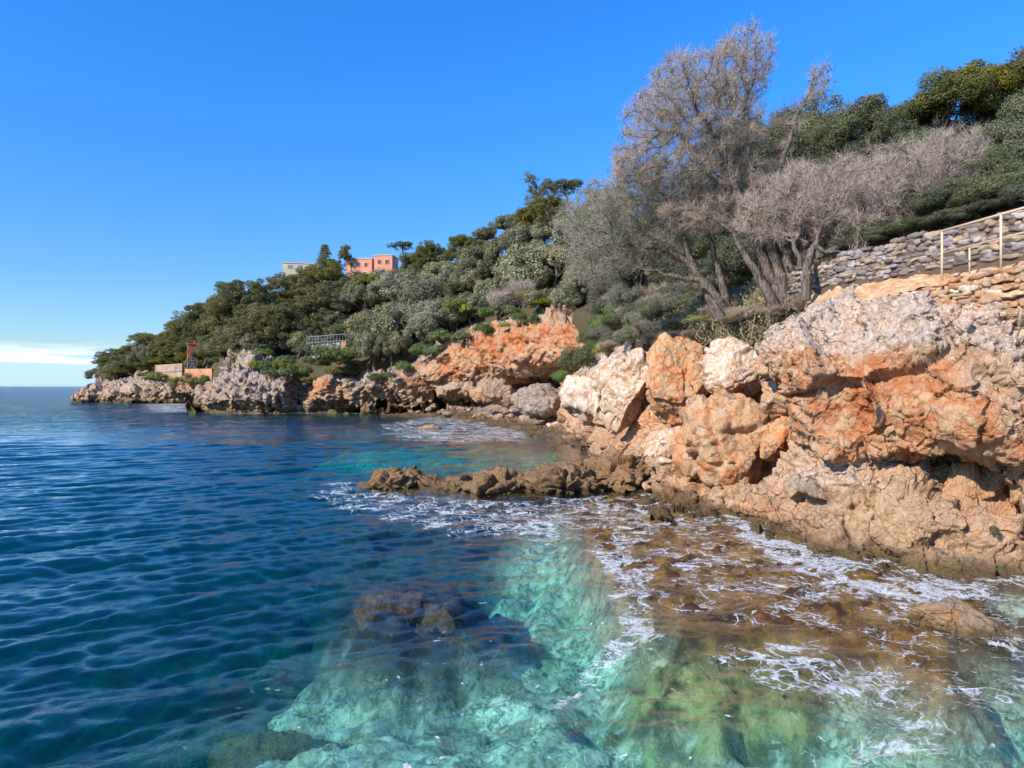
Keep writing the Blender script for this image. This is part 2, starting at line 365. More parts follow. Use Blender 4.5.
near = [
 [(1500,700,10.5),(1500,640,11),(1490,590,11.6),(1480,540,12),(1480,480,12.6),(1480,450,11.8),(1480,370,12),(1480,315,12.6),(1475,280,13.4),(1475,270,17)],
 [(1220,680,11.6),(1220,610,12.2),(1215,560,12.8),(1210,515,13.3),(1210,475,14.1),(1210,448,13.2),(1210,375,13.3),(1210,318,13.8),(1205,286,14.6),(1205,276,18)],
 [(1100,670,12.4),(1100,595,13.1),(1095,545,13.7),(1090,508,14.3),(1092,478,15.2),(1090,446,14.1),(1090,375,14.2),(1090,320,14.6),(1085,290,15.2),(1085,282,18.4)],
 [(1030,655,12.9),(1028,585,13.8),(1024,540,14.5),(1020,508,15.1),(1020,484,16.2),(1022,447,14.9,.5,.35,0),(1024,385,14.9,.35,.4,0),(1022,325,15.2,.2,.7,0),(1018,298,15.7),(1016,284,19)],
 [(985,650,13.2),(985,581,14.1),(980,538,14.8),(978,508,15.4,.5,.1,0),(980,478,19,.3,.1,0),(984,441,15.1,.6,.2,0),(984,380,14.9,.45,.3,0),(982,325,15.5,.1,.8,0),(976,302,16.1),(974,288,19.4)],
 [(950,648,13.4),(950,577,14.3),(946,536,15),(944,506,15.6,.5,.1,0),(950,474,19.2,.3,.1,0),(950,438,15.5,.8,0,0),(948,380,15.2,.75,.1,0),(946,330,15.9,.1,.8,0),(940,308,16.6),(936,292,19.8)],
 [(925,645,13.6),(922,573,14.6),(920,534,15.2),(920,503,15.9,.4,.1,0),(918,466,17.3,.3,.1,0),(920,447,16.0,.9,0,0),(916,380,15.6,.95,0,0),(914,335,16.2,.1,.8,0),(908,312,17),(904,296,20)],
 [(880,636,14.1),(880,566,15.2),(878,528,15.8),(876,490,16.7,.2,.35,0),(872,455,17.3,.25,.3,0),(872,437,16.5,.85,0,0),(866,380,16.2,1.0,0,0),(864,340,16.9,.1,.8,0),(862,318,18),(860,302,21)],
 [(840,620,14.9),(840,557,16),(836,520,16.7),(832,486,17.5,.1,.5,0),(832,450,18,.25,.4,0),(830,425,17.4,.7,.1,0),(826,375,16.9,.9,0,0),(824,340,17.6,.1,.8,0),(824,322,18.7),(824,308,22)],
 [(800,605,15.8),(800,541,17.4),(796,514,18),(792,484,18.8,.1,.5,0),(794,446,19.4,.3,.3,0),(800,412,18.4,.8,0,0),(800,372,17.9,.7,.2,0),(798,342,18.5,.1,.8,0),(800,328,19.6),(804,314,23)],
 [(765,585,16.6),(764,524,19.4),(760,506,19.9),(762,480,20.8,.1,.2,0),(770,448,21.9,.5,0,0),(776,415,21.6,.7,0,0),(772,368,19.7,.6,.2,0),(770,342,20.2,.2,.7,0),(772,328,21.4),(782,316,25)],
 [(728,565,17.6),(724,512,21.5),(722,498,22.1),(722,474,22.9),(724,446,23.8),(730,410,24.0),(732,370,23.4),(736,346,23.6),(742,334,24.8),(752,322,28)],
 [(690,545,19),(688,502,23.4),(688,486,24.2),(688,464,25.2),(688,438,26.2),(690,405,26.6),(692,370,26.2),(696,350,26.6),(704,340,27.8),(716,328,31)],
 [(650,535,20.5),(648,494,25.2),(646,480,26.2),(646,460,27.4),(646,436,28.8),(648,405,29.4),(650,375,29.4),(656,354,29.8),(664,344,31),(678,332,35)],
 [(618,520,23),(614,472,31),(610,458,32.4),(608,444,33.6),(608,426,35.2),(610,400,36),(614,378,36),(620,360,36.4),(628,350,38),(642,338,42)],
 [(592,470,36),(590,447,44.6),(588,438,45.6),(586,428,46.8),(586,414,48),(588,398,49),(594,382,49.5),(604,368,50),(614,356,51),(628,344,55)],
 [(562,446,50),(560,431,60.5),(560,423,62),(560,414,63),(562,404,65),(564,394,66),(570,382,67),(580,372,68),(592,360,70),(606,350,74)],
]
NEAR_TOP = loft('near_cliff', near, 420, 1050, M_ROCK, near_disp, OG, flip=True, fine=near_fine)

def far_disp(p, n, a):
    q = p*np.array((1, 1, 1.2))
    wv = q+1.6*np.stack((perlin(q*.2, 31), perlin(q*.2, 32), perlin(q*.2, 33)), 1)
    b1, e1 = facets(wv*.15, 5, .18, 1.0, .9); b2, e2 = facets(wv*.36, 6, .18, 1.0, .8); k = 1-.62*np.clip(a[:, 0]*1.3, 0, 1)
    d = np.clip(k-.2*np.clip(a[:, 0], 0, 1), .1, 1)*(2.2*b1+1.0*b2+.8*fbm(q*.1, 3, 4)-1.0*np.exp(-(e1/.08)**2)-.4*np.exp(-(e2/.09)**2))
    return p+n*d[:, None]
def far_fine(p, n, a):
    q = p*np.array((1, 1, 1.2)); b3, e3 = facets(q*.8, 7, .25, 1.0, .8); b4, e4 = facets(q*1.8, 8, .3, 1.0, .8); k = 1-.35*np.clip(a[:, 0]*1.3, 0, 1)
    d = k*(.55*b3-.2*np.exp(-(e3/.1)**2)+.25*b4+.25*fbm(q*1.1, 3, 9)-.15*np.maximum(0, ridged(q*.8, 3, 13)-.4))
    return p+n*d[:, None]
OGF = [(0,0,1),(0,.1,.6),(0.1,.2,.15),(0.15,.45,0),(0.2,.5,0),(0.1,.7,0),(0.05,.5,0)]
mid = [
 [(240,411,112),(200,411,110),(196,408,111),(196,400,112),(204,388,114),(222,368,116),(250,350,126)],
 [(184,416,100),(186,412,104.6),(184,408,104.8),(187,400,105),(200,385,107),(215,370,110),(240,352,120)],
 [(214,417,98),(215,413,100.7),(214,408,102),(215,400,101),(222,386,103),(235,370,106),(258,350,117)],
 [(250,418,97),(250,413.6,99),(250,408,100.5),(250,400,98.6,.05,.9,0),(252,389,100,.05,.9,0),(258,376,103),(276,358,115)],
 [(280,418,97),(281,413.6,99),(281,409,101),(280,400,98.5,.05,.9,0),(283,390,99.5,.1,.8,0),(289,377,103),(302,368,113)],
 [(298,418,99),(298,413.4,101.5),(298,409,106),(298,400,105.5),(301,390,105),(306,378,106),(316,370,114)],
 [(316,418,98),(316,413.6,99.5),(316,409,102),(316,401,99,.6,.3,0),(318,391,98.8,.8,.1,0),(322,379,100,.6,.3,0),(334,368,112)],
 [(350,418,97),(350,413.6,99),(350,409.5,104),(350,402,99,.4,.4,0),(352,391,97.8,.4,.4,0),(356,379,98.6,.2,.7,0),(366,366,110)],
 [(385,419,96),(385,413.8,98.5),(385,409,106),(386,402,100,.3,.4,0),(388,392,97,.4,.3,0),(392,376,97,.3,.5,0),(402,354,108)],
 [(430,420,95),(430,414,98),(428,408,106),(430,397,99,.3,.4,0),(432,386,95,.4,.3,0),(434,364,94,.9,.1,0),(440,344,98)],
 [(470,420,94),(468,414,97),(470,406,104),(470,391,97,.3,.4,0),(470,380,91,.4,.5,0),(472,346,90.5,1.1,0,0),(478,326,94)],
 [(510,420,92),(510,414,95),(510,402,101),(510,381,93,.25,.5,0),(510,370,87,.6,.3,0),(510,336,86.5,1.2,0,0),(514,321,90)],
 [(545,418,90),(545,411,92),(545,398,97),(546,369,88,.3,.4,0),(546,360,83,.7,.1,0),(548,333,82,1.2,0,0),(552,315,85)],
 [(582,416,82),(584,408,84),(584,394,90),(582,361,82,.4,.3,0),(580,352,76.5,.9,0,0),(582,330,76.5,1.2,0,0),(586,313,79)],
 [(622,412,76),(622,405,78),(622,390,82),(616,356,75,.4,.3,0),(613,346,70,.9,0,0),(614,326,70.5,1.1,0,0),(616,314,73)],
 [(680,412,66),(680,405,68),(680,388,70),(676,356,65,.4,.3,0),(673,346,62,.9,0,0),(670,328,62,1.1,0,0),(665,308,70)],
]
loft('middle_cliff', [s for s in mid][::-1], 190, 620, M_FAR, far_disp, OGF, flip=True, fine=far_fine)
head = [
 [(120,399,190),(86,400.2,184),(84,399.5,184),(84,395,184),(88,389,186),(98,383,190),(116,376,202)],
 [(77,404,171),(77,401.6,175),(78,400.5,174.5),(80,396,174),(85,389,176),(94,383,180),(116,374,196)],
 [(110,404,166),(110,402.2,168),(110,400,168.5),(111,393,168),(114,385,171),(120,379,176),(136,370,192)],
 [(150,405,160),(150,402.8,162),(150,400.5,163),(150,393,161.5),(152,386,163),(157,379,167),(168,372,184)],
 [(188,405,158),(190,403,160),(190,400.5,161),(188,394,158),(188,386,159),(190,379,163),(196,372,178)],
 [(230,405,156),(230,403,158),(230,400,159),(230,394,156),(230,386,157),(230,379,160),(232,372,172)],
]
loft('headland_rock', head[::-1], 110, 300, M_FAR, far_disp, OGF, flip=True, fine=far_fine)
# boulder beach at the head of the cove
bch = [[(380,420,92),(380,414,98),(382,408,107),(384,402,110)], [(450,425,80),(450,417,88),(450,409,102),(452,400,106)],
       [(490,431,66),(490,423,73.5),(490,408,92),(492,398,100)], [(525,438,56),(525,430,62),(525,412,80),(528,394,95)],
       [(565,447,47),(565,438,52.5),(565,418,62),(570,390,86)], [(605,460,38),(605,450,42.5),(610,428,50),(620,385,78)]]
loft('beach', bch[::-1], 60, 160, M_FAR, lambda p, n, a: p+np.array((0, 0, 1))*(0.35*fbm(p*0.5, 3, 2)+.2*ridged(p*1.2, 2, 5))[:, None], [(0,0,1),(.1,.1,.5),(.2,.3,0),(.2,.3,0)])

# ------------------------------------------------------------------ boulders
def ico(sub):
    import bmesh
    bm = bmesh.new(); bmesh.ops.create_icosphere(bm, subdivisions=sub, radius=1.0)
    V = np.array([v.co[:] for v in bm.verts]); F = np.array([[v.index for v in f.verts] for f in bm.faces]); bm.free()
    return V, F
ICO = {k: ico(k) for k in (3, 4, 5, 6)}
def boulder(name, c, r, sub=5, seed=0, og=(.2, .5, 0), mat=None, cuts=11, rough=1.0, tilt=(0, 0, 0), label='', cat='boulder', group=None, flat=0.55):
    """a jointed block: sphere cut by random planes, then broken up by noise"""
    rg = np.random.default_rng(seed+100); V, F = ICO[sub]; V = V.copy()
    nn = rg.normal(size=(cuts, 3)); nn /= np.linalg.norm(nn, axis=1)[:, None]; dd = rg.uniform(flat, 0.92, cuts)
    rad = np.ones(len(V))
    for a, d in zip(nn, dd):
        c_ = V@a; rad = np.where(c_ > 0.05, np.minimum(rad, d/np.maximum(c_, .05)), rad)
    p = V*rad[:, None]*np.array(r)
    from mathutils import Euler
    R = np.array(Euler([math.radians(v) for v in tilt]).to_matrix()); p = p@R.T
    q = p+np.array(c)
    s = 1.0/max(0.25, float(np.mean(r)))
    wq = q*s+.18*np.stack((perlin(q*s*1.7, 61), perlin(q*s*1.7, 62), perlin(q*s*1.7, 63)), 1)
    if rough > 1.4: wq = wq*np.array((1, 1, 1.7))
    b1, e1 = facets(wq*.8+seed, 3, .08, 1.1, .6); b2, e2 = facets(wq*2.2, 4, .1, 1.2, .7); b3, e3 = facets(wq*6, 5, .25, 1.0, .7)
    d = .16*b1-.08*np.exp(-(e1/.06)**2)+.09*b2-.03*np.exp(-(e2/.08)**2)+.035*b3+.05*fbm(q*s*1.3, 3, seed % 50)-.025*np.maximum(0, ridged(q*s*5, 3, 5)-.3)
    nrm = V/np.linalg.norm(V, axis=1)[:, None]
    p = p+nrm*(d*rough*float(np.mean(r)))[:, None]
    A = np.tile(np.array(og, float), (len(V), 1))
    me = mk_mesh(name, p, F, mat or M_BOULD, {'rk': A})
    o = link(name, me, None, c)
    return tag(o, label, cat, group)
def bpx(name, x0, y0, x1, y1, Y, depth=None, **k):
    c = P((x0+x1)/2, (y0+y1)/2, Y); rx, rz = (x1-x0)/2/FPX*Y, (y1-y0)/2/FPX*Y
    return boulder(name, c, (rx*1.07, depth or (rx+rz)/2*1.1, rz*1.08), **k)
bpx('boulder', 560, 366, 608, 432, 46, seed=3, og=(.15,.7,0), label='pale rounded boulder with a brown shaded side, left of the tall leaning boulder', tilt=(0,20,10))
bpx('boulder', 588, 346, 628, 428, 37, seed=5, og=(.35,.5,0), label='narrow pink boulder wedged upright behind the tall leaning grey boulder', tilt=(0,14,0))
bpx('boulder', 604, 347, 650, 432, 33.2, sub=6, seed=8, og=(.25,.5,0), label='tall grey white boulder leaning right at the left end of the near cliff', tilt=(0,16,10))
bpx('boulder', 643, 336, 712, 424, 28.2, sub=6, seed=12, og=(.72,.12,0), label='big orange boulder with a red streak beside the tall leaning grey boulder', tilt=(8,8,0), flat=.7)
bpx('boulder', 703, 336, 766, 404, 24.6, sub=6, seed=21, og=(.3,.5,0), label='angular cream boulder with a brown right face and pale cap, high on the cliff', tilt=(0,5,25), flat=.66)
bpx('boulder', 646, 418, 697, 480, 25.6, sub=6, seed=29, og=(.3,.35,0), label='grey topped orange boulder at the cliff foot, left of the widest boulder', tilt=(0,12,0))
bpx('boulder', 676, 394, 770, 494, 23.3, sub=6, seed=33, og=(.55,.15,0), label='widest boulder of the cliff foot, orange above and grey beige below', tilt=(0,10,12), flat=.7)
bpx('boulder', 760, 376, 793, 420, 21.3, seed=41, og=(.35,.3,0), label='small brown block hanging over the dark crack in the cliff', cuts=12)
bpx('boulder', 764, 414, 798, 466, 21.6, seed=43, og=(1.0,0,0), label='red triangular block standing inside the dark crack', tilt=(0,18,0), cuts=12)
bpx('boulder', 785, 474, 806, 500, 18.4, sub=4, seed=51, mat=M_WETROCK, og=(0,.6,0), label='small grey slab left of its larger twin on the beige apron', tilt=(0,20,0), cuts=12)
bpx('boulder', 800, 472, 832, 504, 17.8, sub=4, seed=52, mat=M_WETROCK, og=(0,.6,0), label='larger tilted grey slab on the beige apron under the orange overhang', tilt=(0,-25,0), cuts=12)
bpx('boulder', 474, 380, 517, 408, 76, seed=61, og=(.4,.35,0), mat=M_FAR, label='brown rounded boulder below the orange cove cliff')
bpx('boulder', 515, 383, 572, 420, 62, seed=63, og=(.1,.8,0), mat=M_FAR, label='large pale grey boulder at the head of the cove', flat=.7)
bpx('boulder', 418, 424, 446, 436, 63, seed=65, sub=4, og=(.2,.3,.2), mat=M_WETROCK, label='low brown rock standing in the foam of the cove', cat='rock')
# the spur of rock that runs out into the water
for k, (x0, y0, x1, y1, Y, dp, lab, sd_, og) in enumerate([
  (364, 468, 432, 502, 27.4, 1.2, 'brown outermost rock at the tip of the low rocky spur', 71, (.5,.0,.25)),
  (405, 480, 480, 502, 26.8, 1.5, 'low flat rock in the spur, just right of its tip', 72, (.35,.1,.3)),
  (455, 476, 545, 501, 26.6, 1.6, 'long low rock in the middle of the rocky spur', 73, (.4,.1,.3)),
  (520, 467, 605, 499, 26.8, 1.7, 'dark hollowed rock of the spur left of its highest hump', 74, (.4,.05,.2)),
  (572, 452, 655, 497, 27.6, 2.0, 'highest humped rock where the spur meets the cliff', 75, (.6,.1,.1))]):
    bpx('rock', x0, y0, x1, y1, Y, depth=dp*1.25, sub=6, seed=sd_, og=og, mat=M_SPUR, rough=1.9, cuts=7, label=lab, cat='rock', group='rocks of the low spur', flat=.7)
bpx('rock', 912, 600, 1016, 650, 11.4, depth=.6, sub=5, seed=81, og=(.3,.3,.15), mat=M_WETROCK, rough=1.0, label='low yellowish rock washed by foam right of the brown reef', cat='rock', tilt=(0,18,0))
o = boulder('rock', W(412, 604)*np.array((1.04, 1.04, 1))+np.array((0, 0, -.62)), (1.15, .75, .78), 6, 85, (.2,.2,.0), M_DARK, rough=1.3, label='dark wet rock just breaking the surface in the navy water', cat='rock')
for k, (px, py, r, z) in enumerate([(262,742,.55,-1.8),(352,662,.45,-1.8)]):
    boulder('rock', W(px, py)*np.array((1-z/4.4, 1-z/4.4, 1))+np.array((0, 0, z)), (r*1.6, r, r*.4), 5, 90+k, (0,.2,.2), M_DARK, rough=1.8, cat='rock',
            label=['dark sunken boulder at the lower left of the turquoise water','sunken boulder below the dark wet rock'][k])
# stones of the cove beach and the cliff foot
rg = np.random.default_rng(5); ordw = ['first','second','third','fourth','fifth','sixth','seventh','eighth','ninth','tenth','eleventh','twelfth','thirteenth','fourteenth','fifteenth','sixteenth','seventeenth','eighteenth','nineteenth','twentieth','twenty-first','twenty-second','twenty-third','twenty-fourth','twenty-fifth','twenty-sixth','twenty-seventh','twenty-eighth']
pts = []
for k in range(28):
    px = 405+k*7.0+rg.uniform(-3, 3); f = (px-405)/196; base = 411.5+24*f**1.5; py = base-rg.uniform(0, 1)**1.5*(5+11*f); Y = 97-50*f+(base-py)*1.2
    pts.append((px, py, Y, rg.uniform(3.0, 6.6)*(0.75+f*.85)))
for k, (px, py, Y, r) in enumerate(pts):
    c = P(px, py, Y); rr = r/FPX*Y
    boulder('stone', c, (rr*1.25, rr, rr*.8), 4, 200+k, (rg.uniform(0, .5), rg.uniform(.1, .6), 0), M_FAR if Y > 60 else M_BOULD, tilt=tuple(rg.uniform(-30, 30, 3)),
            label='beach stone in the cove, %s from the left along the shore' % ordw[k], cat='stone', group='stones on the cove beach', cuts=10)
for k, (px, py, Y, r) in enumerate([(648,487,25.2,6),(668,488,24.6,5),(634,455,29,9),(622,447,30.5,7),(640,470,27,8),(612,462,30,7),(706,497,22.3,7),(732,505,21,6),(655,474,26,5),(626,470,28.5,8),(690,493,23.4,6),(752,508,20,8)]):
    rr = r/FPX*Y
    boulder('stone', P(px, py, Y), (rr*1.25, rr, rr*.85), 4, 300+k, (rg.uniform(.2, .8), rg.uniform(0, .3), 0), M_BOULD, tilt=tuple(rg.uniform(-30, 30, 3)), cuts=12,
            label='broken stone at the cliff foot, ' + ['left of the grey topped boulder, by the water','right below the grey topped boulder','large and pale above the spur','nearest the tall leaning boulder','middle of the rubble slope','farthest left of the rubble','left under the widest boulder','right under the widest boulder','touching the grey topped boulder','where the spur begins','between both big foot boulders','right end beside the beige apron'][k],
            cat='stone', group='broken stones at the cliff foot')

# ------------------------------------------------------------------ sea bed and sea
def fan(y0, dists, nx, xr):
    """rows spread with distance, in world metres"""
    t = np.linspace(-xr, xr, nx)
    X = dists[:, None]*t[None, :]; Y = y0+dists[:, None]+0*t[None, :]
    return X, Y
def dist_rows(parts):
    d = [parts[0]]
    for end, ratio in parts[1]:
        while d[-1] < end: d.append(d[-1]*ratio)
    return np.array(d)
POL = lambda pts, k=1.0: np.array([W(*q)[:2]*k for q in pts])
BED = lambda pts, depth: POL(pts, 1+depth/CAMZ*.85)
TURQ = BED([(120,860),(205,745),(270,690),(370,655),(455,622),(520,585),(570,552),(606,585),(650,640),(700,690),(830,720),(960,690),(1010,640),(1150,640),(1300,900)], 1.7)
REEF = BED([(560,512),(600,502),(650,500),(705,512),(765,540),(835,566),(900,582),(955,592),(1015,625),(1005,645),(962,650),(975,684),(940,690),(880,672),(830,662),(780,642),(720,632),(650,618),(615,592),(590,560)], .25)
SHELF = BED([(380,492),(470,490),(600,492),(640,520),(600,545),(520,545),(440,540),(370,515)], .75)
COVE = BED([(330,446),(420,440),(560,436),(600,448),(560,462),(440,462),(350,456)], 2.0)
OLIVE = BED([(655,672),(695,660),(755,664),(780,684),(765,712),(705,722),(662,700)], 1.0)
DARKR = BED([(352,600),(380,580),(440,577),(466,592),(458,614),(400,624),(362,618)], .4)
SHORE = np.array([P(*s[1][:3])[:2] for s in near])
FARSH = np.array([P(*s[1][:3])[:2] for s in mid[1:13]])
def bed_z(x, y):
    pp = p3(x, y)
    dt = polydist(x, y, TURQ)+0.5*fbm(pp*0.8, 3, 21); dr = polydist(x, y, REEF)+0.25*fbm(pp*1.5, 3, 22); ds = polydist(x, y, SHELF)+1.6*fbm(pp*.7, 3, 23)
    dc = polydist(x, y, COVE)+4*fbm(pp*.3, 3, 24)
    sh = np.minimum(linedist(x, y, SHORE), linedist(x, y, FARSH))
    z = -5.2-5*sstep(6, 40, sh)-6*sstep(20, 120, -x-6)+0.9*fbm(pp*.35, 4, 25)
    t_ = sstep(-3.6, 1.0, dt); z = z*(1-t_)+t_*(-1.75+.35*fbm(pp*.9, 4, 26))
    c_ = sstep(-8, 4, dc); z = z*(1-c_)+c_*(-2.2+.5*fbm(pp*.5, 3, 27))
    s_ = sstep(-3.4, 1.2, ds); z = z*(1-s_)+s_*(-.75+.45*fbm(pp*.9, 4, 28))
    r_ = sstep(-.7, .45, dr); z = z*(1-r_)+r_*(-.17+.20*ridged(pp*np.array((.9, .9, 1)), 4, 29)-.12+.09*fbm(pp*3, 3, 30))
    do = polydist(x, y, OLIVE)+.3*fbm(pp*1.6, 3, 44); do = do+.5*fbm(pp*1.3, 3, 50); oh = sstep(-1.0, .6, do); o_ = sstep(-.75, .0, do+.6*fbm(pp*2.4, 4, 48)); z = np.maximum(z, z*(1-oh)+oh*(-1.15+.28*ridged(pp*1.6, 4, 45)+.25*facets(pp*1.5, 46, .15, 1.0, 1.0)[0]))
    dd = polydist(x, y, DARKR)+.4*fbm(pp*1.1, 3, 46); kh = sstep(-1.5, .5, dd); k_ = sstep(-1.7, -.2, dd+.5*fbm(pp*1.5, 3, 49)); z = np.maximum(z, z*(1-kh)+kh*(-.55+.25*ridged(pp*.8, 4, 47)))
    z = z+(.13*fbm(pp*1.9, 3, 71)+.05*ridged(pp*3.5, 2, 72))*(1-.6*r_)
    n_ = sstep(2.2, .2, sh); z = np.maximum(z, z*(1-n_)+n_*(-.3))
    return z, sstep(-1.7, .7, dt)*(1-k_)*(1-o_), r_, o_*(1-r_), sstep(-1.5, 3, dc), sh
X, Y = fan(-12, dist_rows((13, ((70, 1.0052), (400, 1.02), (6000, 1.08)))), 460, 1.25)
x, y = X.ravel(), Y.ravel(); z, t_, r_, s_, c_, sh = bed_z(x, y)
pp = p3(x, y)
pale = np.clip(t_*sstep(-.55, .35, fbm(pp*.75, 4, 35)+.35*fbm(pp*2.5, 3, 37)+.62)+c_*.7, 0, 1)
algae = np.clip(r_, 0, 1)
t = NT('sea_bed'); p = t.pos(); a1, a2, a3, _ = t.attr('bed')
n1 = t.noise(p, 1.6, 7, .65); n2 = t.noise(p, 7, 6, .7, .8)
vc = t.node('ShaderNodeTexVoronoi', {'Vector': t.node('ShaderNodeVectorMath', {0: p, 1: t.node('ShaderNodeVectorMath', {0: t.node('ShaderNodeTexNoise', {'Vector': p, 'Scale': 2.0, 'Detail': 4}).outputs['Color'], 'Scale': .5}, operation='SCALE').outputs[0]}, operation='ADD').outputs[0], 'Scale': 3.4})
vg = t.node('ShaderNodeSeparateColor', {0: vc.outputs['Color']}).outputs[0]
st = t.mix(t.ramp(vc.outputs['Distance'], .25, .6), t.mix(vg, (0.30, 0.29, 0.20), (0.82, 0.80, 0.68)), (0.16, 0.17, 0.12))
c = t.mix(a1, t.mix(t.ramp(n1, .4, .65), (0.008, 0.012, 0.014), (0.045, 0.05, 0.04)), t.mix(t.ramp(n2, .40, .60), st, t.mix(t.ramp(n1, .4, .6), (0.42, 0.42, 0.32), (0.86, 0.84, 0.72))))
br = t.mix(t.ramp(n1, .38, .64), (0.060, 0.024, 0.007), t.mix(n2, (0.20, 0.085, 0.016), (0.40, 0.23, 0.06)))
br = t.mix(t.ramp(n2, .5, .68), br, (0.05, 0.026, 0.012))
c = t.mix(a3, c, t.mix(t.ramp(n1, .40, .58), (0.09, 0.085, 0.03), t.mix(n2, (0.26, 0.25, 0.09), (0.52, 0.48, 0.20))))
c = t.mix(a2, c, br)
M_BED = t.done(t.bsdf(c, .85, t.bump(t.math('ADD', n1, t.math('MULTIPLY', n2, .6)), 1.0, .12), .25))
me = mk_mesh('sea_bed', np.stack((x, y, z), 1), grid_faces(*X.shape), M_BED, {'bed': np.stack((pale, algae, s_), 1)})
o = link('sea_bed', me); o['kind'] = 'structure'

rows = dist_rows((13, ((58, 1.0030), (160, 1.008), (700, 1.02), (9000, 1.07))))
X, Y = fan(-12, rows, 720, 1.15); nr, nc = X.shape
x, y = X.ravel().copy(), Y.ravel().copy(); D = y+12
space = np.maximum(D*2.3/720, np.gradient(rows).repeat(nc))
rgw = np.random.default_rng(11); hz = np.zeros(len(x)); gx = np.zeros(len(x)); gy = np.zeros(len(x))
sh = np.minimum(linedist(x, y, SHORE), linedist(x, y, FARSH))
calm = 0.26+.74*sstep(1.0, 15.0, sh)
base = math.atan2(0.90, -0.40)
for k in range(64):
    L = 0.28*(22**(k/63.)); th = base+rgw.normal()*(0.27 if L > .9 else .5); kx, ky = math.cos(th)*2*math.pi/L, math.sin(th)*2*math.pi/L
    A = 0.0112*L**0.46*rgw.uniform(.5, 1.2)*(1 if L < 3.2 else (3.2/L)**1.4)
    w = sstep(2.2, 4.5, L/space)
    env = 0.75+.6*perlin(p3(x, y)*(.09/L**.4)+k*7.7, k)
    ph = kx*x+ky*y+rgw.uniform(0, 6.28)
    s = np.sin(ph)*A*w*env; hz += s; cq = np.cos(ph)*A*w*env*.75
    gx -= math.cos(th)*cq; gy -= math.sin(th)*cq
zw = hz*calm
# foam cover
FO = [(POL([(330,478),(370,490),(430,497),(520,500),(640,494),(700,502),(745,520),(700,534),(600,540),(520,548),(440,530),(350,512),(310,492)]), .57, 1.0),
      (POL([(720,512),(765,526),(810,548),(860,566),(920,578),(1000,585),(1000,600),(930,606),(860,596),(800,575),(740,545)]), .95, .5),
      (POL([(570,512),(640,505),(740,540),(840,575),(930,600),(960,650),(900,660),(800,630),(700,622),(630,600),(590,555)]), .46, .4),
      (POL([(590,540),(640,560),(660,640),(625,640),(610,590)]), .80, .25),
      (POL([(648,620),(662,640),(610,668),(562,708),(552,702),(590,656)]), .72, .15),
      (POL([(380,424),(430,416),(500,421),(545,430),(520,441),(430,444),(385,437)]), .52, 2.0),
      (POL([(700,640),(830,640),(900,668),(990,690),(900,720),(780,700),(720,665)]), .48, .3),
      (POL([(800,700),(1024,640),(1100,700),(1024,760),(820,768)]), .38, .6),
      (POL([(860,596),(960,596),(1020,620),(1024,650),(960,650),(900,625)]), .55, .3),
      (POL([(140,404),(196,403),(196,412),(150,413)]), .65, 3.0)]
foam = np.zeros(len(x)); pw = p3(x, y)
wob = .5*fbm(pw*.6, 3, 51)
for poly, v, soft in FO:
    foam = np.maximum(foam, v*sstep(-soft, soft, polydist(x, y, poly)+wob*soft))
foam = np.maximum(foam, .80*sstep(.75, .1, linedist(x, y, SHORE)+.3*fbm(pw*1.7, 2, 52))*(y < 60))
foam = np.maximum(foam, .6*sstep(1.6, .3, linedist(x, y, FARSH)+.8*fbm(pw*.5, 2, 53)))
speck = np.clip(polydist(x, y, TURQ/1.36)*.5+.6, 0, 1)*sstep(-11, 0, x)
zw += .02*np.clip(foam, 0, 1)*fbm(pw*3, 2, 55)
t = NT('sea_water'); p = t.pos(); f_, sp_, lod_, _ = t.attr('foam')
dp = t.node('ShaderNodeVectorMath', {0: p, 1: t.node('ShaderNodeVectorMath', {0: t.node('ShaderNodeTexNoise', {'Vector': p, 'Scale': 1.1, 'Detail': 3}).outputs['Color'], 'Scale': 1.3}, operation='SCALE').outputs[0]}, operation='ADD').outputs[0]
rip = t.noise(p, 2.6, 5, .62, .4); rip2 = t.noise(p, .55, 4, .6)
h = t.math('ADD', t.math('MULTIPLY', rip, .5), rip2)
# foam: meandering ropes that widen and close up where the cover is dense
n1_ = t.noise(p, 1.05, 4, .55, 1.1); n2_ = t.noise(p, 2.9, 4, .6, 1.0); pn = t.noise(p, .8, 6, .65, .6); fn = t.noise(p, 17, 5, .75); gn = t.noise(p, 5, 5, .7)
cov = t.math('ADD', f_, t.math('MULTIPLY', t.math('SUBTRACT', pn, .5), 1.9))
def rope(n_, thr, k):
    wd = t.math('MULTIPLY', t.math('MAXIMUM', t.math('SUBTRACT', cov, thr), 0), k)
    return t.ramp(t.math('SUBTRACT', wd, t.math('ABSOLUTE', t.math('SUBTRACT', n_, .5))), -.004, .022)
lc = t.math('MAXIMUM', rope(n1_, .16, .075), t.math('MULTIPLY', rope(n2_, .26, .085), .85))
lc = t.math('MULTIPLY', lc, t.ramp(fn, .30, .56))
wash = t.math('MULTIPLY', t.ramp(cov, .72, 1.25), t.ramp(t.math('ADD', t.math('MULTIPLY', fn, .6), t.math('MULTIPLY', gn, .5)), .44, .66))
spk = t.math('MULTIPLY', t.ramp(t.vor(dp, 3.6), .19, .10), t.math('MULTIPLY', sp_, t.ramp(t.noise(p, 2.2, 4, .6), .50, .56)))
fm = t.math('MAXIMUM', t.math('MAXIMUM', lc, wash), spk, True)
fm = t.math('MULTIPLY', t.math('MULTIPLY', fm, t.ramp(gn, .25, .60, .35, .90)), t.math('ADD', t.ramp(f_, .0, .12), spk, True))
hb = t.math('ADD', t.noise(t.node('ShaderNodeMapping', {'Vector': p, 'Rotation': (0, 0, -.45), 'Scale': (1, .38, 1)}).outputs[0], .42, 6, .62, .5), t.math('MULTIPLY', h, .25))
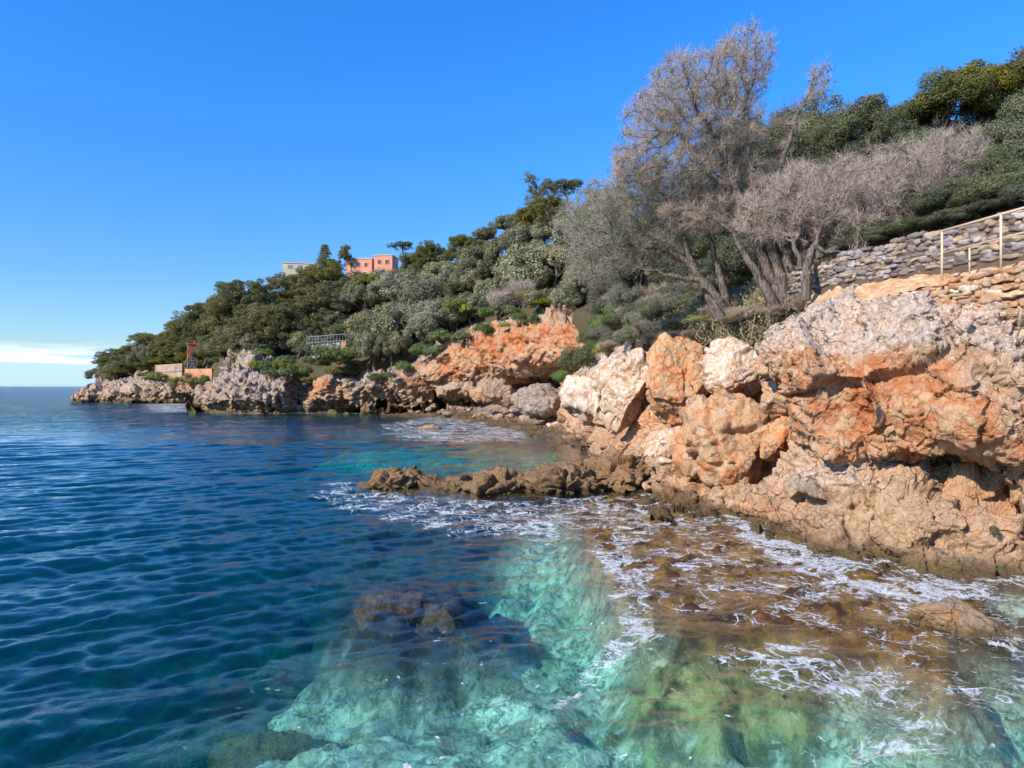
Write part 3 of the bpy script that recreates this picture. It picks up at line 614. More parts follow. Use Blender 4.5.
nrm = t.bump(t.math('MULTIPLY', hb, lod_), 1.0, 1.5, t.bump(h, .62, .10))
nrm2 = t.bump(t.noise(p, 3.0, 4, .6, .4), .5, .10)
fc = t.node('ShaderNodeLayerWeight', {'Blend': .5, 'Normal': nrm}).outputs['Facing']
fr = t.math('ADD', .02, t.math('MULTIPLY', .98, t.math('POWER', fc, 5)), True)   # Schlick, the same from above and below
tr = t.node('ShaderNodeBsdfTransparent', {'Color': (1, 1, 1)}).outputs[0]
rf = t.node('ShaderNodeBsdfRefraction', {'Color': (1, 1, 1), 'Roughness': .0, 'IOR': 1.2, 'Normal': nrm2}).outputs[0]
body = t.node('ShaderNodeMixShader', {0: .18, 1: tr, 2: rf}).outputs[0]
gl = t.node('ShaderNodeBsdfGlossy', {'Color': (1, 1, 1), 'Roughness': .04, 'Normal': nrm}).outputs[0]
wsh = t.node('ShaderNodeMixShader', {0: fr, 1: body, 2: gl}).outputs[0]
fsh = t.bsdf((.80, .82, .83), .8, t.bump(fn, .8, .05), .2)
fin = t.node('ShaderNodeMixShader', {0: fm, 1: wsh, 2: fsh}).outputs[0]
ab = t.node('ShaderNodeVolumeAbsorption', {'Color': (0.0, 0.89, 0.835), 'Density': .155}).outputs[0]
sca = t.node('ShaderNodeVolumeScatter', {'Color': (0.02, 0.36, 1.0), 'Density': .008, 'Anisotropy': .2}).outputs[0]
M_SEA = t.done(fin, t.node('ShaderNodeAddShader', {0: ab, 1: sca}).outputs[0])
V = np.stack((x+gx*calm, y+gy*calm, zw), 1)
n0 = len(V); ring = np.concatenate((np.arange(nc), (np.arange(1, nr))*nc+nc-1, (nr-1)*nc+np.arange(nc-2, -1, -1), np.arange(nr-2, 0, -1)*nc))
low = V[ring].copy(); low[:, 2] = -40
V2 = np.concatenate((V, low)); m = len(ring); k = np.arange(m); kn = (k+1) % m
side = np.stack((ring[k], n0+k, n0+kn, ring[kn]), 1); bot = (n0+k)[None, ::-1]
lod = 1-sstep(2.2, 4.5, 2.2/space)
att = np.concatenate((np.stack((foam, speck, lod), 1), np.zeros((m, 3))))
me = mk_mesh('sea_water', V2, [grid_faces(nr, nc), side, bot], M_SEA, {'foam': att})
o = link('sea_water', me); o['kind'] = 'structure'
# ------------------------------------------------------------------ plants: materials
def leaf_mat(name, a, b, trans=0.25, hue_var=0.5, rough=.6):
    t = NT(name); l0, l1, l2, _ = t.attr('lv'); oi = t.node('ShaderNodeObjectInfo').outputs['Random']
    c = t.mix(l0, a, b)
    hs = t.node('ShaderNodeHueSaturation', {'Hue': t.ramp(oi, 0, 1, .5-.018*hue_var*2, .5+.018*hue_var*2), 'Saturation': t.ramp(t.math('FRACT', t.math('MULTIPLY', oi, 7.3)), 0, 1, .8, 1.15),
                 'Value': t.ramp(t.math('FRACT', t.math('MULTIPLY', oi, 13.7)), 0, 1, .75, 1.25), 'Color': c}).outputs[0]
    d = t.bsdf(hs, rough, None, .25)
    tl = t.node('ShaderNodeBsdfTranslucent', {'Color': t.mix(.5, hs, (b[0]*1.2, b[1]*1.25, b[2]*.6))}).outputs[0]
    return t.done(t.node('ShaderNodeMixShader', {0: trans, 1: d, 2: tl}).outputs[0])
def bark_mat(name, a, b):
    t = NT(name); p = t.node('ShaderNodeTexCoord').outputs['Object']
    m = t.node('ShaderNodeMapping', {'Vector': p, 'Scale': (6, 6, 1.2)}).outputs[0]
    n = t.noise(m, 3, 6, .7, .5)
    return t.done(t.bsdf(t.mix(t.ramp(n, .35, .65), a, b), .92, t.bump(n, 1, .05), .1))
L_OAK = leaf_mat('oak_leaves', (.085, .088, .045), (.39, .365, .22))
L_DARK = leaf_mat('dark_oak_leaves', (.048, .055, .026), (.20, .20, .105))
L_PINE = leaf_mat('pine_needles', (.06, .066, .02), (.29, .26, .085))
L_UMB = leaf_mat('umbrella_pine_needles', (.07, .074, .018), (.22, .20, .045))
L_GREEN = leaf_mat('shrub_leaves', (.075, .11, .03), (.22, .26, .09))
L_YEL = leaf_mat('spurge_leaves', (.14, .15, .02), (.36, .33, .05))
L_GREY = leaf_mat('grey_shrub_leaves', (.10, .10, .065), (.27, .25, .18))
L_TWIG = leaf_mat('bare_twigs', (.265, .20, .155), (.57, .44, .355), .26, .2, .8)
L_TAM = leaf_mat('feathery_twigs', (.25, .21, .15), (.56, .47, .35), .28, .3, .8)
L_DRY = leaf_mat('dry_grass', (.22, .165, .10), (.44, .345, .22), .2, .3)
B_PINE = bark_mat('pine_bark', (.035, .028, .022), (.11, .085, .07))
B_GREY = bark_mat('grey_bark', (.05, .038, .03), (.22, .175, .145))

# ------------------------------------------------------------------ plants: shapes
def tubes(segs, sides=6):
    """segs: (p0, p1, r0, r1) arrays -> one tube mesh"""
    S = np.array([np.concatenate((a, b, [c, d])) for a, b, c, d in segs])
    a, b, ra, rb = S[:, :3], S[:, 3:6], S[:, 6], S[:, 7]
    ax = b-a; ln = np.linalg.norm(ax, axis=1)[:, None]+1e-9; ax = ax/ln
    b = b+ax*rb[:, None]*.35; a = a-ax*ra[:, None]*.15
    ref = np.where(np.abs(ax[:, 2:3]) > .9, np.array([[1., 0, 0]]), np.array([[0, 0, 1.]]))
    u = np.cross(ax, ref); u /= np.linalg.norm(u, axis=1)[:, None]; v = np.cross(ax, u)
    n = len(S); th = np.arange(sides)*2*math.pi/sides
    ring = np.cos(th)[None, :, None]*u[:, None]+np.sin(th)[None, :, None]*v[:, None]
    V = np.concatenate((a[:, None]+ring*ra[:, None, None], b[:, None]+ring*rb[:, None, None]), 1).reshape(-1, 3)
    k = np.arange(sides); kn = (k+1) % sides; base = (np.arange(n)*2*sides)[:, None]
    F = np.stack((base+k, base+kn, base+sides+kn, base+sides+k), 2).reshape(-1, 4)
    return V, F
def leaves(C, N, size, rg, aspect=.55, jit=.7):
    """C centres, N facing normals -> diamond leaf faces with a light value each"""
    n = len(C); N = N+rg.normal(size=(n, 3))*jit; N /= np.linalg.norm(N, axis=1)[:, None]+1e-9
    r = rg.normal(size=(n, 3)); u = np.cross(N, r); u /= np.linalg.norm(u, axis=1)[:, None]+1e-9; v = np.cross(N, u)
    s = (size*rg.uniform(.6, 1.3, n))[:, None]
    V = np.stack((C-u*s, C-v*s*aspect+N*s*.1, C+u*s, C+v*s*aspect+N*s*.1), 1).reshape(-1, 3)
    F = np.arange(4*n).reshape(n, 4)
    return V, F, np.repeat(rg.uniform(0, 1, n), 4)
def twigs(C, D, length, width, rg, bend=.35):
    """thin two-piece blades from C along D"""
    n = len(C); D = D/(np.linalg.norm(D, axis=1)[:, None]+1e-9)
    L = (length*rg.uniform(.5, 1.3, n))[:, None]; B = rg.normal(size=(n, 3))*bend
    m = C+D*L*.5; e = C+(D+B*.5)*L
    side = np.cross(D, rg.normal(size=(n, 3))); side /= np.linalg.norm(side, axis=1)[:, None]+1e-9
    w = side*width*.5
    V = np.stack((C-w, C+w, m+w*.8, m-w*.8, e), 1).reshape(-1, 3); b = (np.arange(n)*5)[:, None]
    return V, b+np.array((0, 1, 2, 3)), b+np.array((3, 2, 4)), np.repeat(rg.uniform(0, 1, n), 5)
def unit(rg, n):
    v = rg.normal(size=(n, 3)); return v/np.linalg.norm(v, axis=1)[:, None]
def limb_path(a, b, ra, rb, rg, k=5, wob=.08):
    pts = [a+(b-a)*t+(rg.normal(size=3)*wob*np.linalg.norm(b-a) if 0 < t < 1 else 0)+np.array((0, 0, .10*np.linalg.norm(b-a)*math.sin(math.pi*t))) for t in np.linspace(0, 1, k+1)]
    return [(pts[i], pts[i+1], ra+(rb-ra)*i/k, ra+(rb-ra)*(i+1)/k) for i in range(k)]
def proto_round(seed, n_clump=46, per=230, leaf=.05, flat=.85, shell=.86, clump=.27, trunk=True, low=-.35):
    """billowing crown of radius 1 centred on z=0, trunk down to z=-1.7"""
    rg = np.random.default_rng(seed)
    d = unit(rg, n_clump*3); d = d[d[:, 2] > low][:n_clump]; rad = rg.uniform(.55, 1, len(d))**.6*shell
    cc = d*rad[:, None]*np.array((1, 1, flat)); cr = clump*rg.uniform(.55, 1.5, len(d)); ph = rg.uniform(0, 6.28); cc = cc*(1+.22*np.sin(2*np.arctan2(d[:, 1], d[:, 0])+ph)+.16*np.sin(3*np.arctan2(d[:, 1], d[:, 0])-ph))[:, None]
    C, N = [], []
    for c, r in zip(cc, cr):
        u = unit(rg, per); out = c/(np.linalg.norm(c)+1e-9)
        u = u[(u@out+u[:, 2]*.4) > -.55]; rr = rg.uniform(.55, 1, len(u))**.5
        sub = 1+.5*perlin(u*2.4+c*5, 3)
        C.append(c+u*(rr*r*sub)[:, None]); N.append(u+out*.25)
    V, F, lv = leaves(np.concatenate(C), np.concatenate(N), leaf, rg, .55, .45)
    seg = []
    if trunk:
        base = np.array((rg.uniform(-.1, .1), 0, -1.7)); fork = np.array((rg.uniform(-.12, .12), rg.uniform(-.12, .12), -.65))
        seg += limb_path(base, fork, .085, .06, rg, 4, .04)
        for k in rg.choice(len(cc), min(13, len(cc)), replace=False): seg += limb_path(fork, cc[k]*.92, .045, .01, rg, 4, .07)
    return (V, F, lv), seg
def proto_pine(seed, n_clump=30, per=300, leaf=.055, umbrella=False, spread=1.0):
    rg = np.random.default_rng(seed); cc, seg = [], []
    lean = rg.uniform(-.18, .18, 2); base = np.array((0, 0, -1.7)); top = np.array((lean[0], lean[1], .55))
    seg += limb_path(base, top, .075, .02, rg, 8, .02)
    for k in range(n_clump):
        if umbrella:
            a, r = rg.uniform(0, 6.283), math.sqrt(rg.uniform(0, 1)); c = np.array((r*math.cos(a), r*math.sin(a), .42*(1-r*r)-.05+rg.uniform(-.1, .06)))
            at = base+(top-base)*rg.uniform(.6, .8)
        else:
            h = rg.uniform(-.55, .85); a = rg.uniform(0, 6.283); r = (1.0-.55*max(0, h)**1.4)*rg.uniform(.35, 1)*spread
            c = np.array((lean[0]*(h+1)/2+r*math.cos(a), lean[1]*(h+1)/2+r*math.sin(a), h)); at = base+(top-base)*np.clip((h+1.25)/2.3, .35, .97)
        cc.append(c); seg += limb_path(at, c, .028, .007, rg, 4, .05)
    C, N = [], []
    for c in cc:
        r = rg.uniform(.18, .36); sz = np.array((r, r, r*.68)); m = int(per*(r/.27)**2)
        nb = rg.integers(4, 8); bc = c+rg.normal(size=(nb, 3))*sz*.55
        q = rg.integers(0, nb, m); u = unit(rg, m)
        C.append(bc[q]+u*sz*.55*(rg.uniform(.3, 1, m)**.5)[:, None]); N.append(u*.8+np.array((0, 0, .5)))
    V, F, lv = leaves(np.concatenate(C), np.concatenate(N), leaf, rg, .30)
    return (V, F, lv), seg
def proto_cedar(seed):
    rg = np.random.default_rng(seed); seg = limb_path(np.array((0, 0, -1.7)), np.array((0, 0, 1.0)), .07, .01, rg, 8, .004); C, N = [], []
    for lay in np.linspace(-.6, .95, 9):
        R = .15+.85*(1-(lay+.6)/1.6)**.9
        for k in range(7):
            a = rg.uniform(0, 6.28); e = np.array((math.cos(a)*R, math.sin(a)*R, lay-.05+rg.uniform(-.04, .06)))
            seg += limb_path(np.array((0, 0, lay-.02)), e, .02, .005, rg, 3, .03); m = 130
            tt = rg.uniform(.15, 1, m); C.append(np.array((0, 0, lay))+(e-np.array((0, 0, lay)))*tt[:, None]+rg.normal(size=(m, 3))*np.array((.10, .10, .035))); N.append(np.tile((0, 0, 1.), (m, 1)))
    V, F, lv = leaves(np.concatenate(C), np.concatenate(N), .05, rg, .4)
    return (V, F, lv), seg
def proto_bare(seed, n=2600, length=.42, width=.012, n_limb=26, flat=.95):
    rg = np.random.default_rng(seed); seg = []; base = np.array((0, 0, -1.5)); C, D = [], []
    for k in range(n_limb):
        d = unit(rg, 1)[0]; d[2] = abs(d[2])*.9-.1; e = d*rg.uniform(.5, .85)*np.array((1, 1, flat)); st = base+np.array((rg.uniform(-.12, .12), rg.uniform(-.12, .12), rg.uniform(0, .5)))
        pth = limb_path(st, e, .03, .006, rg, 6, .06); seg += pth
        m = n//n_limb
        for i in range(m):
            s = pth[rg.integers(2, 6)]; t_ = rg.uniform(0, 1); q = s[0]+(s[1]-s[0])*t_; ax = (s[1]-s[0])/np.linalg.norm(s[1]-s[0])
            C.append(q+rg.normal(size=3)*.07); D.append(ax*.7+unit(rg, 1)[0]*.75+np.array((0, 0, .35)))
    return twigs(np.array(C), np.array(D), length, width, rg), seg

PROTO = {}
def reg(kind, made, leafm, barkm, twig=False):
    if twig:
        V, F4, F3, lv = made[0]; cm = mk_mesh('crown', V, [F4, F3], leafm, {'lv': lv}, smooth=False)
    else:
        V, F, lv = made[0]; cm = mk_mesh('crown', V, F, leafm, {'lv': lv}, smooth=False)
    tm = None
    if made[1]:
        tv, tf = tubes(made[1], 6); tm = mk_mesh('trunk', tv, tf, barkm)
    PROTO.setdefault(kind, []).append((cm, tm))
for s in range(4): reg('oak', proto_round(10+s, 60, 430, .036, .85, .92, .225), L_OAK, B_GREY)
for s in range(3): reg('pine', proto_pine(20+s, 60, 480, .042), L_PINE, B_PINE)
for s in range(2): reg('openpine', proto_pine(25+s, 17, 300, .05, spread=1.05), L_PINE, B_PINE)
for s in range(2): reg('umbrella', proto_pine(30+s, 26, 260, .05, True), L_PINE, B_PINE)
reg('cedar', proto_cedar(35), L_PINE, B_PINE)
for s in range(2): reg('bare', proto_bare(40+s), L_TWIG, B_GREY, True)
for s in range(2): reg('green', proto_round(50+s, 30, 130, .075, .8, .8, .34, False, -.1), L_GREEN, B_GREY)
for s in range(2): reg('yellow', proto_round(55+s, 26, 110, .08, .7, .8, .34, False, -.1), L_YEL, B_GREY)
# nearer plants carry finer leaves
for s in range(2): reg('nearoak', proto_round(60+s, 110, 460, .024, .85, .88, .22), L_DARK, B_GREY)
for s in range(2): reg('nearumb', proto_round(65+s, 80, 560, .025, .62, .92, .21), L_UMB, B_PINE)
for s in range(2): reg('neargreen', proto_round(70+s, 60, 260, .036, .8, .84, .28, False, -.2), L_GREEN, B_GREY)
for s in range(2): reg('neargrey', proto_round(75+s, 60, 260, .032, .8, .84, .28, False, -.2), L_GREY, B_GREY)
for s in range(2): reg('nearyellow', proto_round(80+s, 36, 170, .045, .7, .84, .3, False, -.1), L_YEL, B_GREY)
for s in range(2): reg('neartwig', proto_bare(85+s, 5200, .40, .010, 34), L_TWIG, B_GREY, True)
reg('neardry', proto_bare(88, 1500, .6, .02, 20), L_DRY, B_GREY, True)

NAMES = {'oak': 'oak_tree', 'pine': 'pine_tree', 'openpine': 'pine_tree', 'umbrella': 'umbrella_pine', 'cedar': 'cedar_tree', 'bare': 'bare_tree', 'green': 'green_shrub', 'yellow': 'spurge_shrub',
         'nearoak': 'oak_tree', 'nearumb': 'umbrella_pine', 'neargreen': 'green_shrub', 'neargrey': 'grey_shrub', 'nearyellow': 'spurge_shrub', 'neartwig': 'bare_shrub', 'neardry': 'dry_shrub'}
LOOK = {'oak': 'grey-green holm oak', 'pine': 'dark pine', 'openpine': 'open crowned pine', 'umbrella': 'flat topped pine', 'cedar': 'dark cedar', 'bare': 'bare pinkish tree', 'green': 'green bush', 'yellow': 'yellow-green bush',
        'nearoak': 'broad evergreen tree', 'nearumb': 'olive-yellow pine crown', 'neargreen': 'green shrub', 'neargrey': 'grey-green shrub', 'nearyellow': 'bright yellow-green shrub', 'neartwig': 'leafless grey twiggy shrub', 'neardry': 'dry orange-brown shrub'}
PLANTS = []
def plant(kind, px, py, rx, ry, Y, zone, label=None, rz=None, depth=1.0):
    PLANTS.append((kind, px, py, rx, ry, Y, zone, label, rz, depth))
ORD = ['first','second','third','fourth','fifth','sixth','seventh','eighth','ninth','tenth','eleventh','twelfth','thirteenth','fourteenth','fifteenth','sixteenth','seventeenth','eighteenth','nineteenth','twentieth','twenty-first','twenty-second','twenty-third','twenty-fourth','twenty-fifth','twenty-sixth','twenty-seventh','twenty-eighth','twenty-ninth','thirtieth']
def grow_all():
    rg = np.random.default_rng(99); groups = {}
    for q in PLANTS: groups.setdefault((LOOK[q[0]], q[6]), []).append(q)
    for (look, zone), L in groups.items():
        L.sort(key=lambda q: q[1])
        for i, (kind, px, py, rx, ry, Y, z_, label, rz, depth) in enumerate(L):
            if label is None:
                label = ('%s %s' % (look, zone)) if len(L) == 1 else ('%s %s, %s from the left' % (look, zone, ORD[i] if i else 'the first'))
            cm, tm = PROTO[kind][rg.integers(0, len(PROTO[kind]))]
            if zone.startswith('on the ') and 'left of the near' not in zone:
                yh = slope_depth(px, min(py+.75*ry, 400)); Y = min(Y, yh*.985) if kind.startswith('near') else yh*.98
            c = P(px, py, Y); sx, sz = rx/FPX*Y, ry/FPX*Y
            g = None
            r = thing(NAMES[kind], label, 'tree' if tm is not None and not kind in ('neartwig', 'neardry') else 'shrub', c, ('%ss %s' % (look, zone)) if len(L) > 1 else None)
            r.scale = (sx, sx*depth, sz); r.rotation_euler = (0, 0, rg.uniform(0, 6.28) if rz is None else rz)
            link('crown', cm, r)
            if tm is not None: link('trunk', tm, r)
# ------------------------------------------------------------------ planting
Z1 = 'on the far headland'
for q in [('umbrella',118,354,14,10,178),('pine',142,346,16,13,178),('pine',166,351,15,12,174),('pine',182,336,16,17,176),('pine',202,324,19,22,170),('pine',224,318,22,26,164),
          ('pine',128,369,20,8,172),('pine',106,362,9,7,180),('pine',160,364,16,7,170),('pine',172,358,15,10,176),('bare',209,352,11,11,150),('pine',226,348,16,12,148)]:
    plant(*q, Z1)
for q in [('green',192,365,10,6,146),('green',196,368,9,4,152),('green',175,379,10,4,160),('green',150,375,12,4,164),('green',214,361,8,4,140)]: plant(*q, Z1)
Z2 = 'on the slope below the pale villa'
for q in [('pine',250,306,26,26,158),('pine',286,294,26,22,160),('pine',318,287,26,22,158),('pine',246,337,22,18,134),('pine',278,330,26,24,130),('pine',312,318,30,26,126),('pine',336,300,24,20,136),('openpine',268,312,24,20,145),('oak',338,328,20,18,124),
          ('oak',300,344,18,12,116),('pine',232,300,14,16,166)]: plant(*q, Z2)
for q in [('green',262,354,11,6,114),('green',285,362,12,7,110),('green',306,352,13,8,112),('green',300,372,10,5,106),('green',322,364,9,6,106),('yellow',340,372,16,6,103),('yellow',312,380,9,4,102),('yellow',290,379,8,4,103),('green',238,360,9,5,116),
          ('green',272,371,11,6,106),('green',350,383,6,5,98),('yellow',352,364,12,5,104),('green',330,383,8,4,99),('green',318,345,12,9,114)]: plant(*q, 'above the grey cliff of the cove')
Z3 = 'on the slope below the pink villa'
for q in [('oak',362,302,20,17,140),('oak',378,330,28,26,112),('oak',373,348,20,22,104),('oak',396,292,24,18,138),('oak',422,303,28,24,124),('oak',404,324,24,19,110),('pine',432,258,18,16,152),('pine',412,268,16,14,158),('bare',400,276,14,9,160),
          ('oak',450,288,24,20,134),('oak',443,316,24,18,108),('oak',424,332,16,14,102),('oak',350,285,18,14,160),('oak',372,288,14,9,172),('oak',392,349,16,14,100),('pine',330,270,12,10,176),('oak',318,272,12,9,178)]: plant(*q, Z3)
Z4 = 'on the slope above the orange cliff'
for q in [('pine',462,252,17,17,146),('pine',484,243,16,17,142),('oak',478,270,24,22,128),('oak',500,254,20,18,132),('oak',522,276,34,27,110),('oak',528,240,22,18,126),('oak',556,262,24,24,112),('oak',494,295,20,17,104),('oak',470,308,20,15,100),
          ('oak',540,300,18,12,98),('pine',528,222,16,14,128),('pine',552,212,20,16,122),('oak',580,236,26,28,104),('oak',600,270,26,30,86),('oak',576,290,18,16,92),('bare',574,279,14,22,86),('bare',560,225,14,16,108),('oak',602,228,26,28,100),('oak',610,208,24,22,104),('oak',508,225,14,12,134)]: plant(*q, Z4)
plant('openpine', 538, 194, 20, 20, 122, Z4, 'open crowned pine standing out against the sky above the cove')
plant('umbrella', 568, 187, 18, 12, 116, Z4, 'dark flat topped pine against the sky beside the open crowned pine')
for q in [('green',452,306,11,8,97),('yellow',466,310,8,7,96),('green',486,314,9,7,93),('green',500,308,9,7,92),('yellow',527,296,9,7,93),('green',512,312,10,7,90),('yellow',544,304,14,6,88),('green',520,318,8,7,87),('yellow',504,326,6,5,87),('green',484,330,9,8,89),('green',534,320,7,6,85),
          ('green',440,338,14,9,95),('green',420,352,13,9,96),('green',404,368,9,7,96),('green',390,376,6,5,95),('green',434,352,10,8,93),('green',376,378,10,6,97),('green',462,338,12,8,91),('green',560,306,10,6,84),('green',590,308,10,7,82)]: plant(*q, 'along the rim of the orange cliff')
# skyline by the villas
plant('cedar', 325, 258, 11, 13, 190, 'x', 'dark tiered cedar between the pale villa and the pink villa')
plant('pine', 345, 253, 6, 8, 196, 'x', 'small dark pine rising behind the left end of the pink villa')
plant('umbrella', 404, 246, 11, 8, 190, 'x', 'dark flat topped pine right of the pink villa')
plant('oak', 330, 268, 12, 7, 186, 'x', 'dark rounded tree at the foot of the cedar')
# rim and back of the near cliff
Z5 = 'on the slope left of the near trees'
for q in [('neargreen',578,362,18,20,56),('neargreen',598,350,14,12,48),('neargreen',606,326,14,12,48),('neargreen',620,312,16,12,46),('neargreen',590,340,12,12,60),('neargreen',630,335,15,11,38),('neargreen',562,378,11,9,60)]: plant(*q, Z5)
for q in [('neargrey',612,342,16,11,42),('neargrey',640,322,20,14,38),('neargrey',662,330,18,11,34),('neargrey',650,308,18,14,40),('neargrey',684,322,18,10,31),('neargrey',626,300,18,16,44),('neargrey',600,300,14,18,58),('neargrey',672,306,16,13,35)]: plant(*q, Z5)
plant('nearyellow', 697, 321, 13, 7, 27.5, 'x', 'bright yellow-green shrub at the foot of the leaning tree')
plant('nearyellow', 600, 352, 8, 10, 44, 'x', 'yellow-green shrub beside the narrow pink boulder')
plant('neardry', 648, 338, 10, 6, 30.5, 'x', 'dry orange-brown tuft on top of the big orange boulder')
plant('neardry', 728, 320, 14, 5, 25.5, 'x', 'dry orange-brown tuft under the leaning trunks')
for q in [('neartwig',712,314,16,12,27.5),('neartwig',752,312,18,9,25),('neartwig',690,334,12,7,28),('neartwig',776,310,16,8,23.6),('neartwig',736,314,14,9,25.5),('neartwig',672,336,12,7,29.5),('neartwig',800,304,10,8,22)]: plant(*q, 'along the top of the near cliff')
plant('neargreen', 994, 531, 5, 6, 14.5, 'x', 'small green tuft growing on the beige rock below the cave')
plant('neargreen', 1001, 570, 3.5, 3, 13.8, 'x', 'tiny green tuft just above the water below the cave')
# trees above the wall
Z6 = 'on the hill at the upper right'
for q in [('nearoak',866,140,44,38,40),('nearoak',826,140,26,22,46),('nearoak',896,148,34,34,36),('nearoak',1000,152,34,36,27),('nearoak',948,168,40,30,26),('nearoak',1050,120,44,44,27),('nearoak',900,188,40,24,25),('nearoak',1000,190,36,22,21),('nearoak',850,200,44,30,28),('nearoak',790,165,40,36,42),
          ('nearoak',1034,196,30,20,19),('nearoak',944,206,34,18,20.5),('nearoak',760,200,44,40,40),('nearoak',706,214,40,40,48),('nearoak',800,232,34,26,30),('nearoak',660,226,38,34,56),('nearoak',640,268,34,34,48),('nearoak',690,280,34,26,40),('nearoak',745,262,36,30,33),('nearoak',736,150,34,34,56),('nearoak',870,232,26,14,23)]: plant(*q, Z6)
for q in [('nearumb',948,104,44,34,42),('nearumb',1000,92,46,36,42),('nearumb',1060,74,50,40,42),('nearumb',916,120,24,22,44)]: plant(*q, Z6)
# undergrowth filling the slopes between the named trees
rg = np.random.default_rng(77)
def fill(x0, x1, n, ytop, ybot, kinds, rx, zone, Yd=150):
    for k in range(n):
        px = x0+(x1-x0)*(k+rg.uniform(0, 1))/n; a, b = np.interp(px, *ytop), np.interp(px, *ybot); py = a+(b-a)*rg.uniform(0, 1)
        w = rx*rg.uniform(.7, 1.3); plant(kinds[rg.integers(0, len(kinds))], px, py, w, w*rg.uniform(.65, .95), Yd, zone)
fill(225, 345, 20, ([225,300,345],[325,292,290]), ([225,300,345],[345,350,350]), ['oak','pine','pine','oak'], 15, 'on the wooded slope behind the grey cliff')
fill(345, 470, 24, ([345,400,470],[290,286,256]), ([345,400,470],[338,340,318]), ['oak','oak','pine','oak'], 17, 'on the wooded slope above the cove')
fill(470, 620, 24, ([470,560,620],[250,222,215]), ([470,560,620],[306,300,300]), ['oak','oak','oak','bare'], 19, 'on the wooded slope behind the orange cliff')
def fillN(x0, x1, n, ytop, ybot, kinds, rx, zone, yd):
    for k in range(n):
        px = x0+(x1-x0)*(k+rg.uniform(0, 1))/n; a, b = np.interp(px, *ytop), np.interp(px, *ybot); f = rg.uniform(0, 1)
        w = rx*rg.uniform(.7, 1.35); plant(kinds[rg.integers(0, len(kinds))], px, a+(b-a)*f, w, w*rg.uniform(.5, .8), np.interp(px, *yd)+6*(1-f), zone)
fillN(600, 800, 52, ([600,660,720,800],[318,300,296,292]), ([600,660,720,800],[348,334,322,306]), ['neargrey','neartwig','neartwig','neargrey','neargreen'], 13, 'in the scrub behind the boulders', ([600,650,700,760,800],[42,32,28,25.5,22.5]))
fill(300, 360, 8, ([300,360],[350,350]), ([300,360],[368,366]), ['green','oak','green'], 9, 'in front of the small stone terrace', 100.8)
fill(150, 215, 8, ([150,215],[374,374]), ([150,215],[384,384]), ['green','yellow','bare'], 7, 'below the garden walls of the headland', 151)
fill(255, 310, 8, ([255,310],[360,368]), ([255,310],[374,380]), ['green','yellow','green'], 9, 'over the top of the grey cove cliff', 103)
for q in [(860,205,40,22,25),(905,206,36,18,22.5),(950,200,40,20,20.5),(995,196,40,22,19),(1040,190,40,24,18),(870,172,44,30,30),(920,160,40,30,29),(820,190,40,34,36),(985,172,36,24,24),(700,250,36,30,44),(740,230,36,34,42),(780,250,34,24,32)]: plant('nearoak', *q, 'in the dark belt above the stone wall')
fillN(606, 735, 36, ([606,640,735],[284,276,272]), ([606,640,735],[326,322,312]), ['neargrey','nearoak','neartwig','nearoak','neartwig','neargrey'], 19, 'in the scrub below the bare trees', ([566,620,680,735],[78,50,36,28]))
for px in (850,876,902,928,954,980,1006,1034): plant('nearoak', px, float(np.interp(px,[850,940,1034],[246,222,197])), 24, 11, float(np.interp(px,[850,950,1034],[21.8,19.0,17.3])), 'directly behind the top of the stone wall')
fillN(592, 630, 8, ([592,630],[318,318]), ([592,630],[352,345]), ['neargreen','neargrey','neargreen'], 12, 'at the right end of the orange cliff', ([592,630],[58,44]))
fill(100, 225, 22, ([100,150,225],[360,345,300]), ([100,150,225],[380,368,345]), ['pine','pine','oak'], 12, 'on the wooded far headland')
fill(640, 1060, 24, ([640,800,920,1060],[240,130,112,80]), ([640,800,920,1060],[280,230,205,190]), ['nearoak','nearoak','nearoak','neargrey'], 33, 'on the wooded hill above the stone wall')
grow_all()

# ------------------------------------------------------------------ the near bare trees: grown towards points spread through their crowns
def colonise(start, blobs, n_attr, step, infl, kill, rg, iters=130):
    """start: list of polylines (world); blobs: (centre, radii); returns nodes, parents"""
    nodes, par = [], []
    for line in start:
        prev = line[2] if len(line) > 2 and not hasattr(line[2], '__len__') else -1
        pts = line[0]; at = line[1]
        for i, p in enumerate(pts):
            if i == 0 and at is not None: last = at; continue
            nodes.append(np.array(p)); par.append(-1 if i == 0 else last); last = len(nodes)-1
    A = []
    for c, r, w in blobs:
        m = int(n_attr*w); u = unit(rg, m)*(rg.uniform(0, 1, m)**(1/2.6))[:, None]; A.append(c+u*r)
    A = np.concatenate(A); nd = np.full(len(A), 1e9); ni = np.zeros(len(A), int); alive = np.ones(len(A), bool); new = list(range(len(nodes)))
    for it in range(iters):
        if new:
            Q = np.array([nodes[k] for k in new]); d = np.linalg.norm(A[:, None]-Q[None], axis=2); j = d.argmin(1); dm = d[np.arange(len(A)), j]
            b = dm < nd; nd[b] = dm[b]; ni[b] = np.array(new)[j[b]]
        alive &= nd > kill; act = alive & (nd < infl)
        if not act.any(): break
        idx = ni[act]; dv = A[act]-np.array(nodes)[idx]; dv /= np.linalg.norm(dv, axis=1)[:, None]
        acc = {}
        for k, v in zip(idx, dv): acc[k] = acc.get(k, 0)+v
        new = []
        for k, v in acc.items():
            v = v+rg.normal(size=3)*.25*np.linalg.norm(v); L = np.linalg.norm(v)
            if L < 1e-3: continue
            nodes.append(nodes[k]+v/L*step+np.array((0, 0, .04*step))); par.append(int(k)); new.append(len(nodes)-1)
    return np.array(nodes), np.array(par)
